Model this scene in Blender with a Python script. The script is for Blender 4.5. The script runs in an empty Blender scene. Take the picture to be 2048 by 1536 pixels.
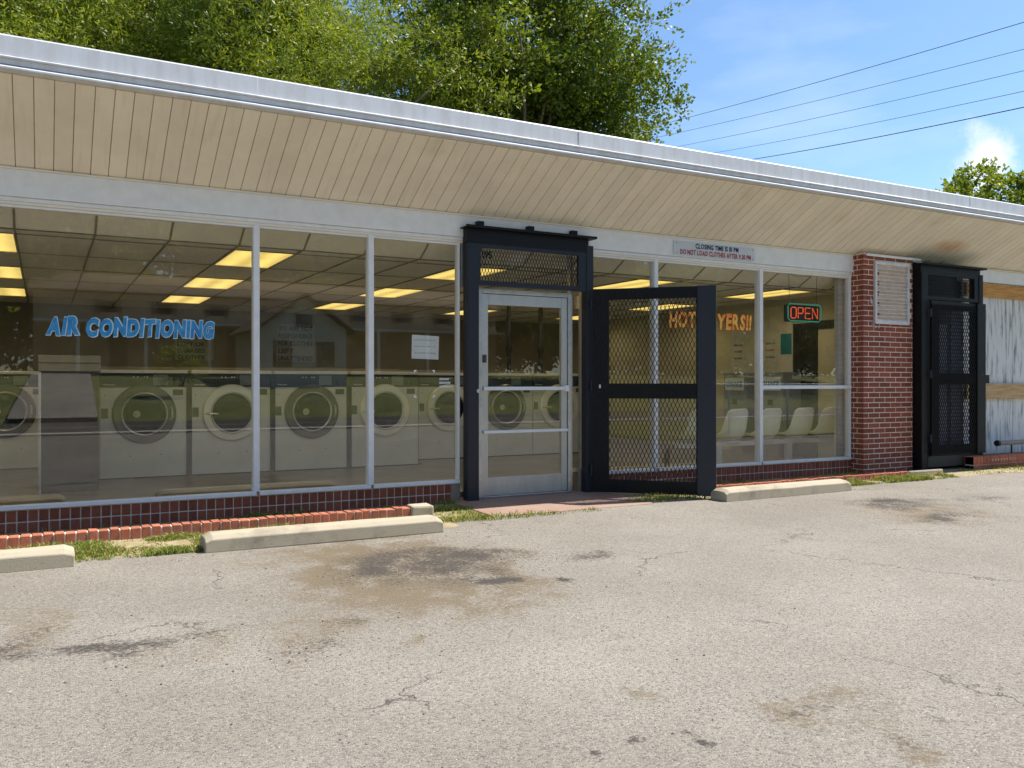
import bpy, bmesh, math, random
import numpy as np
from mathutils import Vector, Matrix
random.seed(7)
S = bpy.context.scene
C = S.collection
R = math.radians
PI = math.pi

# ------------------------------------------------------------------ camera, sky, sun, exposure
cam = bpy.data.cameras.new('camera'); co = bpy.data.objects.new('camera', cam); C.objects.link(co)
co.location = (0, -7.9, 1.2); co.rotation_euler = (R(90), 0, -R(28.6))
cam.sensor_width = 36; cam.lens = 36 * 1716 / 2048; cam.clip_end = 2000; cam.clip_start = 0.05
S.camera = co
SUN = Vector((0.68, -0.10, 1.0)).normalized()
EL = math.asin(SUN.z); AZ = math.atan2(SUN.x, SUN.y)
sl = bpy.data.lights.new('sun', 'SUN'); so = bpy.data.objects.new('sun', sl); C.objects.link(so)
sl.energy = 3.8; sl.angle = R(0.53); sl.color = (1.0, 0.95, 0.87)
so.rotation_euler = SUN.to_track_quat('Z', 'Y').to_euler(); so.location = (10, -5, 30)
S.view_settings.view_transform = 'Standard'; S.view_settings.look = 'None'
S.view_settings.gamma = 1; S.view_settings.exposure = 1.22
S.cycles.transparent_max_bounces = 24
S.cycles.max_bounces = 10; S.cycles.diffuse_bounces = 5; S.cycles.glossy_bounces = 5
W = bpy.data.worlds.new('World'); S.world = W; W.use_nodes = True
wn = W.node_tree; wn.nodes.clear()
def N(t, kind, **kw):
    n = t.nodes.new(kind)
    for k, v in kw.items():
        if k in n.inputs.keys() if isinstance(k, str) else False: n.inputs[k].default_value = v
        else: setattr(n, k, v)
    return n
sky = N(wn, 'ShaderNodeTexSky', sky_type='NISHITA', sun_disc=False, sun_elevation=EL, sun_rotation=AZ, air_density=1.0, dust_density=0.6, ozone_density=2.2)
tc = N(wn, 'ShaderNodeTexCoord')
def wnoise(scale, vec_scale, det, rough=0.6, loc=(0, 0, 0)):
    mp = N(wn, 'ShaderNodeMapping'); mp.inputs['Scale'].default_value = vec_scale; mp.inputs['Location'].default_value = loc
    wn.links.new(tc.outputs['Generated'], mp.inputs['Vector'])
    n = N(wn, 'ShaderNodeTexNoise'); n.inputs['Scale'].default_value = scale; n.inputs['Detail'].default_value = det; n.inputs['Roughness'].default_value = rough
    wn.links.new(mp.outputs[0], n.inputs['Vector']); return n
def ramp(t, src, p0, p1, c0=(0, 0, 0, 1), c1=(1, 1, 1, 1)):
    r = N(t, 'ShaderNodeValToRGB'); e = r.color_ramp.elements
    e[0].position = p0; e[1].position = p1; e[0].color = c0; e[1].color = c1
    t.links.new(src, r.inputs['Fac']); return r
cir = ramp(wn, wnoise(2.1, (1.0, 1.0, 3.2), 7, 0.55, (3.1, 0.4, 0)).outputs['Fac'], 0.50, 0.80)
# one small heap cloud low over the right end of the roof
cd = Vector((math.sin(R(28.6 + 28.7)), math.cos(R(28.6 + 28.7)), 0.228)).normalized()
dp = N(wn, 'ShaderNodeVectorMath', operation='DISTANCE'); nv = N(wn, 'ShaderNodeVectorMath', operation='NORMALIZE')
wn.links.new(tc.outputs['Generated'], nv.inputs[0]); wn.links.new(nv.outputs[0], dp.inputs[0]); dp.inputs[1].default_value = cd
cn = wnoise(22, (1, 1, 1), 5)
ad = N(wn, 'ShaderNodeMath', operation='MULTIPLY_ADD'); wn.links.new(cn.outputs['Fac'], ad.inputs[0]); ad.inputs[1].default_value = 0.09
wn.links.new(dp.outputs['Value'], ad.inputs[2])
cum = ramp(wn, ad.outputs[0], 0.052, 0.080, (1, 1, 1, 1), (0, 0, 0, 1))
mx = N(wn, 'ShaderNodeMix', data_type='RGBA'); mx.inputs['B'].default_value = (5.0, 5.8, 7.0, 1)
mf = N(wn, 'ShaderNodeMath', operation='MULTIPLY'); mf.inputs[1].default_value = 0.5
wn.links.new(cir.outputs['Color'], mf.inputs[0]); wn.links.new(mf.outputs[0], mx.inputs['Factor'])
tn = N(wn, 'ShaderNodeMix', data_type='RGBA', blend_type='MULTIPLY'); tn.inputs['Factor'].default_value = 1; tn.inputs['B'].default_value = (0.76, 0.89, 0.98, 1)
wn.links.new(sky.outputs[0], tn.inputs['A']); wn.links.new(tn.outputs['Result'], mx.inputs['A'])
mx2 = N(wn, 'ShaderNodeMix', data_type='RGBA'); mx2.inputs['B'].default_value = (5.8, 6.2, 6.8, 1)
wn.links.new(mx.outputs['Result'], mx2.inputs['A']); wn.links.new(cum.outputs['Color'], mx2.inputs['Factor'])
bg = N(wn, 'ShaderNodeBackground'); bg.inputs['Strength'].default_value = 0.082
wo = N(wn, 'ShaderNodeOutputWorld')
wn.links.new(mx2.outputs['Result'], bg.inputs['Color']); wn.links.new(bg.outputs[0], wo.inputs['Surface'])

# ------------------------------------------------------------------ materials
MATS = {}
def mat(name, col, rough=0.6, metal=0.0, var=0.12, scale=6.0, bump=0.0, bscale=60.0, col2=None, tint=0.0, spec=0.5, stretch=(1, 1, 1), thr=(0.35, 0.7), emit=None, estr=0.0):
    """principled, colour varied by an object-space noise (col -> col2), optional per-face tint and bump"""
    if name in MATS: return MATS[name]
    m = bpy.data.materials.new(name); m.use_nodes = True; t = m.node_tree; b = t.nodes['Principled BSDF']
    b.inputs['Roughness'].default_value = rough; b.inputs['Metallic'].default_value = metal
    b.inputs['Specular IOR Level'].default_value = spec
    c = N(t, 'ShaderNodeTexCoord'); mp = N(t, 'ShaderNodeMapping'); mp.inputs['Scale'].default_value = stretch
    t.links.new(c.outputs['Object'], mp.inputs['Vector'])
    n = N(t, 'ShaderNodeTexNoise'); n.inputs['Scale'].default_value = scale; n.inputs['Detail'].default_value = 6; n.inputs['Roughness'].default_value = 0.65
    t.links.new(mp.outputs[0], n.inputs['Vector'])
    if col2 is None: col2 = tuple(x * (1 - 2 * var) for x in col)
    r = ramp(t, n.outputs['Fac'], thr[0], thr[1], (*col, 1), (*col2, 1)); out = r.outputs['Color']
    if tint:
        a = N(t, 'ShaderNodeAttribute', attribute_name='tint')
        mr = N(t, 'ShaderNodeMapRange'); mr.inputs['To Min'].default_value = 1 - tint; mr.inputs['To Max'].default_value = 1 + tint
        t.links.new(a.outputs['Fac'], mr.inputs['Value'])
        mm = N(t, 'ShaderNodeVectorMath', operation='SCALE'); t.links.new(out, mm.inputs[0]); t.links.new(mr.outputs[0], mm.inputs['Scale']); out = mm.outputs[0]
    t.links.new(out, b.inputs['Base Color'])
    rr = N(t, 'ShaderNodeMapRange'); rr.inputs['To Min'].default_value = max(0.02, rough - 0.08); rr.inputs['To Max'].default_value = min(1, rough + 0.1)
    t.links.new(n.outputs['Fac'], rr.inputs['Value']); t.links.new(rr.outputs[0], b.inputs['Roughness'])
    if bump:
        n2 = N(t, 'ShaderNodeTexNoise'); n2.inputs['Scale'].default_value = bscale; n2.inputs['Detail'].default_value = 4
        t.links.new(mp.outputs[0], n2.inputs['Vector'])
        bp = N(t, 'ShaderNodeBump'); bp.inputs['Strength'].default_value = bump; bp.inputs['Distance'].default_value = 0.01
        t.links.new(n2.outputs['Fac'], bp.inputs['Height']); t.links.new(bp.outputs[0], b.inputs['Normal'])
    if emit:
        b.inputs['Emission Color'].default_value = (*emit, 1); b.inputs['Emission Strength'].default_value = estr
    MATS[name] = m; return m
def glass_mat(name, ior, rough=0.0, tintc=(0.985, 0.985, 0.965), dirt=0.05):
    m = bpy.data.materials.new(name); m.use_nodes = True; t = m.node_tree; t.nodes.clear()
    f = N(t, 'ShaderNodeFresnel'); ge = N(t, 'ShaderNodeNewGeometry'); io = N(t, 'ShaderNodeMapRange')   # both faces reflect like the outer face
    io.inputs['To Min'].default_value = ior; io.inputs['To Max'].default_value = 1 / ior; t.links.new(ge.outputs['Backfacing'], io.inputs['Value']); t.links.new(io.outputs[0], f.inputs['IOR'])
    g = N(t, 'ShaderNodeBsdfGlossy'); g.inputs['Roughness'].default_value = rough
    tr = N(t, 'ShaderNodeBsdfTransparent'); tr.inputs['Color'].default_value = (*tintc, 1)
    df = N(t, 'ShaderNodeBsdfDiffuse'); df.inputs['Color'].default_value = (0.55, 0.53, 0.46, 1)
    c = N(t, 'ShaderNodeTexCoord')
    n = N(t, 'ShaderNodeTexNoise'); n.inputs['Scale'].default_value = 5; n.inputs['Detail'].default_value = 9; n.inputs['Roughness'].default_value = 0.75
    t.links.new(c.outputs['Object'], n.inputs['Vector'])
    r = ramp(t, n.outputs['Fac'], 0.5, 0.78, (0.004, 0.004, 0.004, 1), (dirt, dirt, dirt, 1))
    # slight waviness so that reflections wobble like old plate glass
    n2 = N(t, 'ShaderNodeTexNoise'); n2.inputs['Scale'].default_value = 1.1; n2.inputs['Detail'].default_value = 1
    t.links.new(c.outputs['Object'], n2.inputs['Vector'])
    bp = N(t, 'ShaderNodeBump'); bp.inputs['Strength'].default_value = 0.012; bp.inputs['Distance'].default_value = 0.02
    t.links.new(n2.outputs['Fac'], bp.inputs['Height']); t.links.new(bp.outputs[0], g.inputs['Normal'])
    m1 = N(t, 'ShaderNodeMixShader'); m2 = N(t, 'ShaderNodeMixShader'); o = N(t, 'ShaderNodeOutputMaterial')
    t.links.new(r.outputs['Color'], m1.inputs[0]); t.links.new(tr.outputs[0], m1.inputs[1]); t.links.new(df.outputs[0], m1.inputs[2])
    t.links.new(f.outputs[0], m2.inputs[0]); t.links.new(m1.outputs[0], m2.inputs[1]); t.links.new(g.outputs[0], m2.inputs[2])
    t.links.new(m2.outputs[0], o.inputs['Surface']); MATS[name] = m; return m
GLASS = glass_mat('window_glass', 1.74)
white = mat('white_metal', (0.84, 0.85, 0.86), 0.42, var=0.05, scale=9)
fasc = mat('fascia_metal', (0.66, 0.675, 0.70), 0.5, scale=3.5, stretch=(2.5, 0.6, 0.6), col2=(0.52, 0.51, 0.50), thr=(0.42, 0.8))
beige = mat('beige_vinyl', (0.88, 0.81, 0.68), 0.5, var=0.05, scale=3, tint=0.05)
alu = mat('aluminium', (0.62, 0.62, 0.62), 0.35, 0.75, var=0.12, scale=14)
alud = mat('worn_aluminium', (0.60, 0.59, 0.56), 0.40, 0.6, var=0.07, scale=12, stretch=(1, 1, 0.3))
black = mat('black_paint', (0.005, 0.005, 0.007), 0.5, spec=0.3, var=0.2, scale=12, bump=0.15, bscale=40)
blackb = mat('blue_black_paint', (0.016, 0.019, 0.029), 0.42, spec=0.4, col2=(0.035, 0.022, 0.016), thr=(0.60, 0.80), scale=14, bump=0.1, bscale=30)
brickm = mat('brick', (0.30, 0.078, 0.040), 0.8, var=0.16, scale=30, bump=0.4, bscale=120, tint=0.22)
curbm = mat('curb_brick', (0.45, 0.145, 0.08), 0.85, var=0.15, scale=25, bump=0.4, bscale=120, tint=0.16)
mortar = mat('mortar', (0.86, 0.68, 0.57), 0.9, var=0.12, scale=12, bump=0.4, bscale=150)
concm = mat('concrete', (0.40, 0.345, 0.25), 0.9, col2=(0.22, 0.19, 0.14), thr=(0.48, 0.78), scale=4.5, bump=0.25, bscale=150)
slabm = mat('red_slab', (0.27, 0.155, 0.12), 0.85, var=0.2, scale=2.2, bump=0.2, col2=(0.30, 0.215, 0.16))
walli = mat('interior_wall', (0.24, 0.215, 0.15), 0.7, var=0.08, scale=2)
ceili = mat('ceiling_tile', (0.89, 0.86, 0.78), 0.9, var=0.03, scale=4, bump=0.2, bscale=80)
gridm = mat('ceiling_grid', (0.34, 0.30, 0.24), 0.5)
floori = mat('floor_tile', (0.15, 0.135, 0.115), 0.35, var=0.15, scale=2)
steel = mat('washer_steel', (0.64, 0.635, 0.58), 0.38, 0.25, var=0.06, scale=3)
steell = mat('light_steel', (0.85, 0.81, 0.70), 0.3, 0.4, var=0.05)
ringd = mat('dark_ring', (0.15, 0.14, 0.12), 0.3, 0.3, var=0.15)
panelm = mat('control_panel', (0.018, 0.02, 0.03), 0.35, var=0.1)
port = mat('porthole_glass', (0.006, 0.006, 0.005), 0.16, spec=0.25)
darkm = mat('dark_trim', (0.01, 0.01, 0.01), 0.5)
brownm = mat('brown_cabinet', (0.075, 0.062, 0.05), 0.5, var=0.15, scale=3)
plyw = mat('whitewashed_plywood', (0.76, 0.76, 0.74), 0.75, scale=3.0, stretch=(7, 7, 0.7), col2=(0.26, 0.25, 0.23), thr=(0.50, 0.66), bump=0.3, bscale=20)
lum = mat('lumber', (0.66, 0.44, 0.22), 0.7, scale=4, stretch=(0.6, 8, 8), col2=(0.45, 0.27, 0.12), thr=(0.4, 0.65))
lumo = mat('orange_lumber', (0.66, 0.33, 0.07), 0.6, scale=5, stretch=(0.7, 8, 8), col2=(0.40, 0.17, 0.035), thr=(0.4, 0.65))
chairm = mat('cream_plastic', (0.92, 0.89, 0.74), 0.35, var=0.05, scale=3)
paper = mat('paper', (0.80, 0.82, 0.84), 0.7, var=0.02)
ink = mat('black_ink', (0.03, 0.03, 0.035), 0.6)
wire = mat('wire_black', (0.02, 0.02, 0.025), 0.6)

# ------------------------------------------------------------------ mesh helpers
class MB:
    def __init__(s): s.v = []; s.f = []; s.t = []; s.mi = []; s.cur = 0
    def add(s, vs, fs, tint=None):
        o = len(s.v); s.v.extend([tuple(p) for p in vs]); tt = random.random() if tint is None else tint
        for f in fs: s.f.append([i + o for i in f]); s.t.append(tt); s.mi.append(s.cur)
        return s
    def box(s, a, b, tint=None, jit=0.0):
        x0, y0, z0 = a; x1, y1, z1 = b
        j = lambda: random.uniform(-jit, jit) if jit else 0
        vs = [(x + j(), y + j(), z + j()) for x, y, z in ((x0, y0, z0), (x1, y0, z0), (x1, y1, z0), (x0, y1, z0), (x0, y0, z1), (x1, y0, z1), (x1, y1, z1), (x0, y1, z1))]
        return s.add(vs, [(0, 3, 2, 1), (4, 5, 6, 7), (0, 1, 5, 4), (1, 2, 6, 5), (2, 3, 7, 6), (3, 0, 4, 7)], tint)
    def prof_x(s, prof, x0, x1, tint=None):       # polygon in (y,z) extruded along x
        n = len(prof); vs = [(x0, y, z) for y, z in prof] + [(x1, y, z) for y, z in prof]
        fs = [tuple(range(n)), tuple(range(2 * n - 1, n - 1, -1))] + [(i, i + n, (i + 1) % n + n, (i + 1) % n) for i in range(n)]
        return s.add(vs, fs, tint)
    def tube(s, pts, r, n=8, r1=None, tint=None):
        pts = [Vector(p) for p in pts]; k = len(pts); vs = []; fs = []
        for i, p in enumerate(pts):
            d = (pts[min(i + 1, k - 1)] - pts[max(i - 1, 0)]).normalized()
            a = d.cross(Vector((0, 0, 1)) if abs(d.z) < 0.9 else Vector((1, 0, 0))).normalized(); b = d.cross(a)
            rr = r if r1 is None else r + (r1 - r) * i / max(1, k - 1)
            for j in range(n):
                q = 2 * PI * j / n; vs.append(p + a * (rr * math.cos(q)) + b * (rr * math.sin(q)))
        for i in range(k - 1):
            for j in range(n): fs.append((i * n + j, i * n + (j + 1) % n, (i + 1) * n + (j + 1) % n, (i + 1) * n + j))
        fs.append(tuple(range(n - 1, -1, -1))); fs.append(tuple(range((k - 1) * n, k * n)))
        return s.add(vs, fs, tint)
    def lathe_y(s, c, prof, n=48, tint=None):      # profile of (radius, y) round the y axis through c
        vs = []; fs = []; k = len(prof)
        for r, y in prof:
            for j in range(n):
                q = 2 * PI * j / n; vs.append((c[0] + r * math.cos(q), c[1] + y, c[2] + r * math.sin(q)))
        for i in range(k - 1):
            for j in range(n): fs.append((i * n + j, i * n + (j + 1) % n, (i + 1) * n + (j + 1) % n, (i + 1) * n + j))
        if prof[0][0] > 0 and prof[0] != prof[-1]: fs.append(tuple(range(n)));
        if prof[-1][0] > 0 and prof[0] != prof[-1]: fs.append(tuple(range((k - 1) * n, k * n))[::-1])
        return s.add(vs, fs, tint)
    def build(s, name, m, parent=None, bevel=0.0, smooth=False, loc=None):
        me = bpy.data.meshes.new(name); me.from_pydata(s.v, [], s.f)
        for x in (m if isinstance(m, (list, tuple)) else [m]): me.materials.append(x)
        if isinstance(m, (list, tuple)): me.polygons.foreach_set('material_index', s.mi)
        a = me.attributes.new('tint', 'FLOAT', 'FACE'); a.data.foreach_set('value', np.array(s.t, dtype=np.float32))
        if smooth: me.polygons.foreach_set('use_smooth', [True] * len(me.polygons))
        me.update()
        bm = bmesh.new(); bm.from_mesh(me); bmesh.ops.recalc_face_normals(bm, faces=bm.faces); bm.to_mesh(me); bm.free()
        o = bpy.data.objects.new(name, me); C.objects.link(o)
        if parent is not None: o.parent = parent
        if loc is not None: o.location = loc
        if bevel:
            b = o.modifiers.new('bevel', 'BEVEL'); b.width = bevel; b.segments = 2; b.limit_method = 'ANGLE'; b.angle_limit = R(40)
        return o
def np_mesh(name, V, F, m, parent=None, tint=None):
    me = bpy.data.meshes.new(name); n = len(V); k = F.shape[1]; nf = len(F)
    me.vertices.add(n); me.vertices.foreach_set('co', V.astype(np.float32).ravel())
    me.loops.add(nf * k); me.loops.foreach_set('vertex_index', F.astype(np.int32).ravel())
    me.polygons.add(nf); me.polygons.foreach_set('loop_start', np.arange(0, nf * k, k, dtype=np.int32))
    for x in (m if isinstance(m, (list, tuple)) else [m]): me.materials.append(x)
    if tint is not None:
        a = me.attributes.new('tint', 'FLOAT', 'FACE'); a.data.foreach_set('value', tint.astype(np.float32))
    me.update(calc_edges=True); me.validate()
    o = bpy.data.objects.new(name, me); C.objects.link(o)
    if parent is not None: o.parent = parent
    return o
def thing(name, label, cat, loc=(0, 0, 0), group=None, rz=0):
    o = bpy.data.objects.new(name, None); C.objects.link(o); o.location = loc; o.rotation_euler = (0, 0, rz)
    o['label'] = label; o['category'] = cat
    if group: o['group'] = group
    return o
def tag(o, label, cat, group=None):
    o['label'] = label; o['category'] = cat
    if group: o['group'] = group
    return o
def struct(o, kind='structure'): o['kind'] = kind; return o
def copy_tree(o, parent=None):
    c = o.copy(); C.objects.link(c)
    if parent is not None: c.parent = parent
    for ch in list(o.children):
        if ch.name in C.objects: copy_tree(ch, c)
    return c
def glyphs(text, height, width=None, offset=0.0, shear=0.0, jitter=0.0, gap=0.12, extrude=0.0008, seed=1, squash=1.0):
    """lettering as plain verts/faces in a local x,y plane; cap height = height, starts at x=0"""
    rnd = random.Random(seed); V = []; F = []; x = 0.0
    for ch in text:
        if ch == ' ': x += 0.42; continue
        cu = bpy.data.curves.new('tmp', 'FONT'); cu.body = ch; cu.size = 1.0 / 0.73; cu.offset = offset; cu.extrude = 0.0; cu.resolution_u = 3
        ob = bpy.data.objects.new('tmp', cu); C.objects.link(ob)
        dg = bpy.context.evaluated_depsgraph_get(); me = bpy.data.meshes.new_from_object(ob.evaluated_get(dg))
        vs = [v.co.copy() for v in me.vertices]; fs = [tuple(p.vertices) for p in me.polygons]
        bpy.data.objects.remove(ob); bpy.data.curves.remove(cu); bpy.data.meshes.remove(me)
        if not vs: continue
        x0 = min(v.x for v in vs); x1 = max(v.x for v in vs)
        a = rnd.uniform(-jitter, jitter); s = 1 + rnd.uniform(-jitter, jitter) * 0.6; dy = rnd.uniform(-jitter, jitter) * 0.35
        base = len(V)
        for v in vs:
            px = (v.x - x0 - offset) * squash; py = v.y - 0.5
            qx = px * math.cos(a) - py * math.sin(a); qy = px * math.sin(a) + py * math.cos(a)
            qx *= s; qy = qy * s + dy
            V.append([x + qx + shear * qy, qy + 0.5])
        F += [tuple(i + base for i in f) for f in fs]
        x += (x1 - x0 - 2 * offset) * s * squash + gap
    W_ = x - gap; k = height; kx = height if width is None else width / W_
    return [(p[0] * kx, p[1] * k) for p in V], F
def lettering(name, text, height, m, origin, right, up, parent=None, lift=0.0, back=None, bo=0.05, **kw):
    """text laid on a plane; back = material of a wider outline lying 1.5 mm behind"""
    o, r, u = Vector(origin), Vector(right).normalized(), Vector(up).normalized(); n = r.cross(u)
    res = []
    for nm, mm, off, lf in ([(name + '_outline', back, kw.get('offset', 0) + bo, lift - 0.0015)] if back else []) + [(name, m, kw.get('offset', 0), lift)]:
        k2 = dict(kw); k2['offset'] = off
        V, F = glyphs(text, height, **k2)
        b = MB(); b.add([o + r * p[0] + u * p[1] + n * lf for p in V], F, 0.5)
        res.append(b.build(nm, mm, parent))
    return res[-1]

# ------------------------------------------------------------------ ground
rng = np.random.default_rng(11)
def vnoise(x, y, sc, seed):
    g = np.random.default_rng(seed).random((257, 257)); x = x * sc; y = y * sc
    xi = np.floor(x).astype(int); yi = np.floor(y).astype(int); fx = x - xi; fy = y - yi
    fx = fx * fx * (3 - 2 * fx); fy = fy * fy * (3 - 2 * fy)
    a = g[xi % 256, yi % 256]; b = g[(xi + 1) % 256, yi % 256]; c = g[xi % 256, (yi + 1) % 256]; d = g[(xi + 1) % 256, (yi + 1) % 256]
    return (a * (1 - fx) + b * fx) * (1 - fy) + (c * (1 - fx) + d * fx) * fy
def fbm(x, y, sc, seed, o=5):
    s = 0; a = 0.5
    for i in range(o): s = s + a * vnoise(x, y, sc * 2 ** i, seed + i); a *= 0.5
    return s
def gpt(px, py, z=0.0):                            # where a spot of the lot lies (survey of the photograph)
    fw = 1716 * (1.2 - z) / (py - 768); r = (px - 1024) / 1716 * fw
    return (fw * 0.4787 + r * 0.878, fw * 0.878 - r * 0.4787 - 7.9)
def asphalt_material():
    m = bpy.data.materials.new('asphalt'); m.use_nodes = True; t = m.node_tree; b = t.nodes['Principled BSDF']
    c = N(t, 'ShaderNodeTexCoord')
    def noi(sc, det=4, rough=0.6):
        n = N(t, 'ShaderNodeTexNoise'); n.inputs['Scale'].default_value = sc; n.inputs['Detail'].default_value = det; n.inputs['Roughness'].default_value = rough
        t.links.new(c.outputs['Object'], n.inputs['Vector']); return n
    base = ramp(t, noi(0.55, 8, 0.6).outputs['Fac'], 0.3, 0.72, (0.192, 0.172, 0.143, 1), (0.272, 0.250, 0.215, 1))
    def mixc(a, bcol, fac, mode='MIX'):
        mm = N(t, 'ShaderNodeMix', data_type='RGBA', blend_type=mode); t.links.new(a, mm.inputs['A'])
        if isinstance(bcol, tuple): mm.inputs['B'].default_value = bcol
        else: t.links.new(bcol, mm.inputs['B'])
        if isinstance(fac, float): mm.inputs['Factor'].default_value = fac
        else: t.links.new(fac, mm.inputs['Factor'])
        return mm.outputs['Result']
    def vor(sc, lo, hi):
        v = N(t, 'ShaderNodeTexVoronoi'); v.inputs['Scale'].default_value = sc; v.inputs['Randomness'].default_value = 1
        t.links.new(c.outputs['Object'], v.inputs['Vector']); return v
    v = vor(135, 0, 1)                               # stones about 13 mm, each with a shade of its own
    sep = N(t, 'ShaderNodeSeparateColor'); t.links.new(v.outputs['Color'], sep.inputs[0])
    g1 = ramp(t, sep.outputs[0], 0.0, 1.0, (0.70, 0.70, 0.72, 1), (1.24, 1.22, 1.18, 1))
    out = mixc(base.outputs['Color'], g1.outputs['Color'], 1.0, 'MULTIPLY')
    pits = ramp(t, noi(85, 3, 0.7).outputs['Fac'], 0.60, 0.68)       # dark pits between the stones
    out = mixc(out, (0.085, 0.08, 0.072, 1), pits.outputs['Color'])
    dk = ramp(t, sep.outputs[1], 0.93, 0.95); out = mixc(out, (0.11, 0.10, 0.09, 1), dk.outputs['Color'])
    specks = ramp(t, noi(140, 2, 0.5).outputs['Fac'], 0.68, 0.74)
    out = mixc(out, (0.50, 0.47, 0.42, 1), specks.outputs['Color'])
    # hairline cracks
    nw = noi(1.7, 5, 0.7); wv = N(t, 'ShaderNodeVectorMath', operation='MULTIPLY_ADD'); t.links.new(nw.outputs['Color'], wv.inputs[0]); wv.inputs[1].default_value = (0.9, 0.9, 0); t.links.new(c.outputs['Object'], wv.inputs[2])
    cv = N(t, 'ShaderNodeTexVoronoi', feature='DISTANCE_TO_EDGE'); cv.inputs['Scale'].default_value = 0.42; t.links.new(wv.outputs[0], cv.inputs['Vector'])
    cr = ramp(t, cv.outputs['Distance'], 0.0015, 0.0045, (1, 1, 1, 1), (0, 0, 0, 1)); cm = ramp(t, noi(1.1, 3).outputs['Fac'], 0.50, 0.58)
    cmul = N(t, 'ShaderNodeMath', operation='MULTIPLY'); t.links.new(cr.outputs['Color'], cmul.inputs[0]); t.links.new(cm.outputs['Color'], cmul.inputs[1])
    crk = mixc(out, (0.07, 0.063, 0.055, 1), cmul.outputs[0]); out = crk
    def attr(nm): a = N(t, 'ShaderNodeAttribute', attribute_name=nm); return a.outputs['Fac']
    gr = noi(38, 5, 0.75)
    def modul(nm, lo, hi):
        a = N(t, 'ShaderNodeMath', operation='MULTIPLY_ADD'); t.links.new(attr(nm), a.inputs[0]); a.inputs[1].default_value = 2.0
        s = N(t, 'ShaderNodeMath', operation='SUBTRACT'); t.links.new(gr.outputs['Fac'], s.inputs[0]); s.inputs[1].default_value = 0.5; s3 = N(t, 'ShaderNodeMath', operation='MULTIPLY_ADD'); t.links.new(s.outputs[0], s3.inputs[0]); s3.inputs[1].default_value = 4.6; s3.inputs[2].default_value = -0.45; t.links.new(s3.outputs[0], a.inputs[2])
        return ramp(t, a.outputs[0], lo, hi).outputs['Color']
    out = mixc(out, (0.150, 0.118, 0.078, 1), modul('brown', 0.0, 1.35))
    out = mixc(out, (0.060, 0.052, 0.045, 1), modul('stain', 0.05, 1.0))
    t.links.new(out, b.inputs['Base Color']); b.inputs['Roughness'].default_value = 0.92; b.inputs['Specular IOR Level'].default_value = 0.25
    hm = N(t, 'ShaderNodeMath', operation='SUBTRACT'); t.links.new(v.outputs['Distance'], hm.inputs[1]); hm.inputs[0].default_value = 1
    hs = N(t, 'ShaderNodeMath', operation='SUBTRACT'); t.links.new(hm.outputs[0], hs.inputs[0]); t.links.new(cmul.outputs[0], hs.inputs[1])
    bp = N(t, 'ShaderNodeBump'); bp.inputs['Strength'].default_value = 0.55; bp.inputs['Distance'].default_value = 0.006
    t.links.new(hs.outputs[0], bp.inputs['Height']); t.links.new(bp.outputs[0], b.inputs['Normal'])
    return m
asph = asphalt_material()
grassg = mat('lawn', (0.17, 0.17, 0.035), 0.95, scale=0.6, col2=(0.07, 0.095, 0.02), bump=0.6, bscale=25)
dirt = mat('sandy_dirt', (0.36, 0.28, 0.17), 0.95, scale=9, col2=(0.20, 0.17, 0.08), bump=0.6, bscale=60)
roadm = mat('road_asphalt', (0.075, 0.07, 0.07), 0.9, var=0.15, scale=2, bump=0.4, bscale=80)
walkm = mat('pale_concrete', (0.50, 0.46, 0.40), 0.9, var=0.1, scale=1.5)
yellow = mat('road_yellow', (0.55, 0.38, 0.05), 0.8)

b = MB(); b.box((-250, -22.6, -0.6), (250, 250, -0.03)); struct(b.build('ground', grassg))
b = MB(); b.box((-60, -14.5, -0.2), (60, 0.05, -0.006)); b.build('lot_margin', asph).name = 'parking_lot'
struct(bpy.data.objects['parking_lot'])
gx = np.arange(-4.2, 15.0, 0.02); gy = np.arange(-6.6, -0.30, 0.02)
X, Y = np.meshgrid(gx, gy, indexing='ij')
wx = X + (fbm(X, Y, 1.6, 21) - 0.5) * 0.9; wy = Y + (fbm(X, Y, 1.6, 41) - 0.5) * 0.55
fine = fbm(X, Y, 7, 61)
def blot(cx, cy, rx, ry, soft=1.0, warp=1.0):
    d = np.sqrt(((X + (wx - X) * warp - cx) / rx) ** 2 + ((Y + (wy - Y) * warp - cy) / ry) ** 2)
    return np.clip((1.25 - d) / (0.9 * soft), 0, 1) * (0.35 + 1.3 * np.clip(fine - 0.18, 0, 1))
dark = np.zeros_like(X); brown = np.zeros_like(X)
def spot(arr, px, py, wpx, hpx, k=1.0, **kw):
    cx, cy = gpt(px, py); x1, y1 = gpt(px + wpx / 2, py); x2, y2 = gpt(px, py - hpx / 2)
    np.maximum(arr, k * blot(cx, cy, 1.15 * max(0.02, abs(x1 - cx)), 1.3 * max(0.02, abs(y2 - cy)), **kw), out=arr)
for a in ((760, 1140, 600, 130, 1.2), (800, 1150, 420, 80, 1.2), (930, 1135, 360, 90, 0.95), (1700, 1430, 420, 110, 0.55), (330, 1300, 520, 60, 0.5), (600, 1275, 240, 70, 0.75), (560, 1310, 200, 70, 0.6), (1830, 1025, 330, 60, 0.9), (1550, 1450, 230, 90, 0.8), (1760, 1505, 160, 80, 0.8),
          (1215, 1400, 150, 40, 0.6), (40, 1270, 160, 90, 0.7), (840, 1300, 60, 22, 0.6), (900, 1388, 50, 16, 0.6), (1300, 1275, 50, 14, 0.5), (1640, 1080, 90, 22, 0.6), (620, 1120, 120, 40, 0.7), (1420, 1340, 60, 14, 0.4)): spot(brown, *a)
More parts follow.
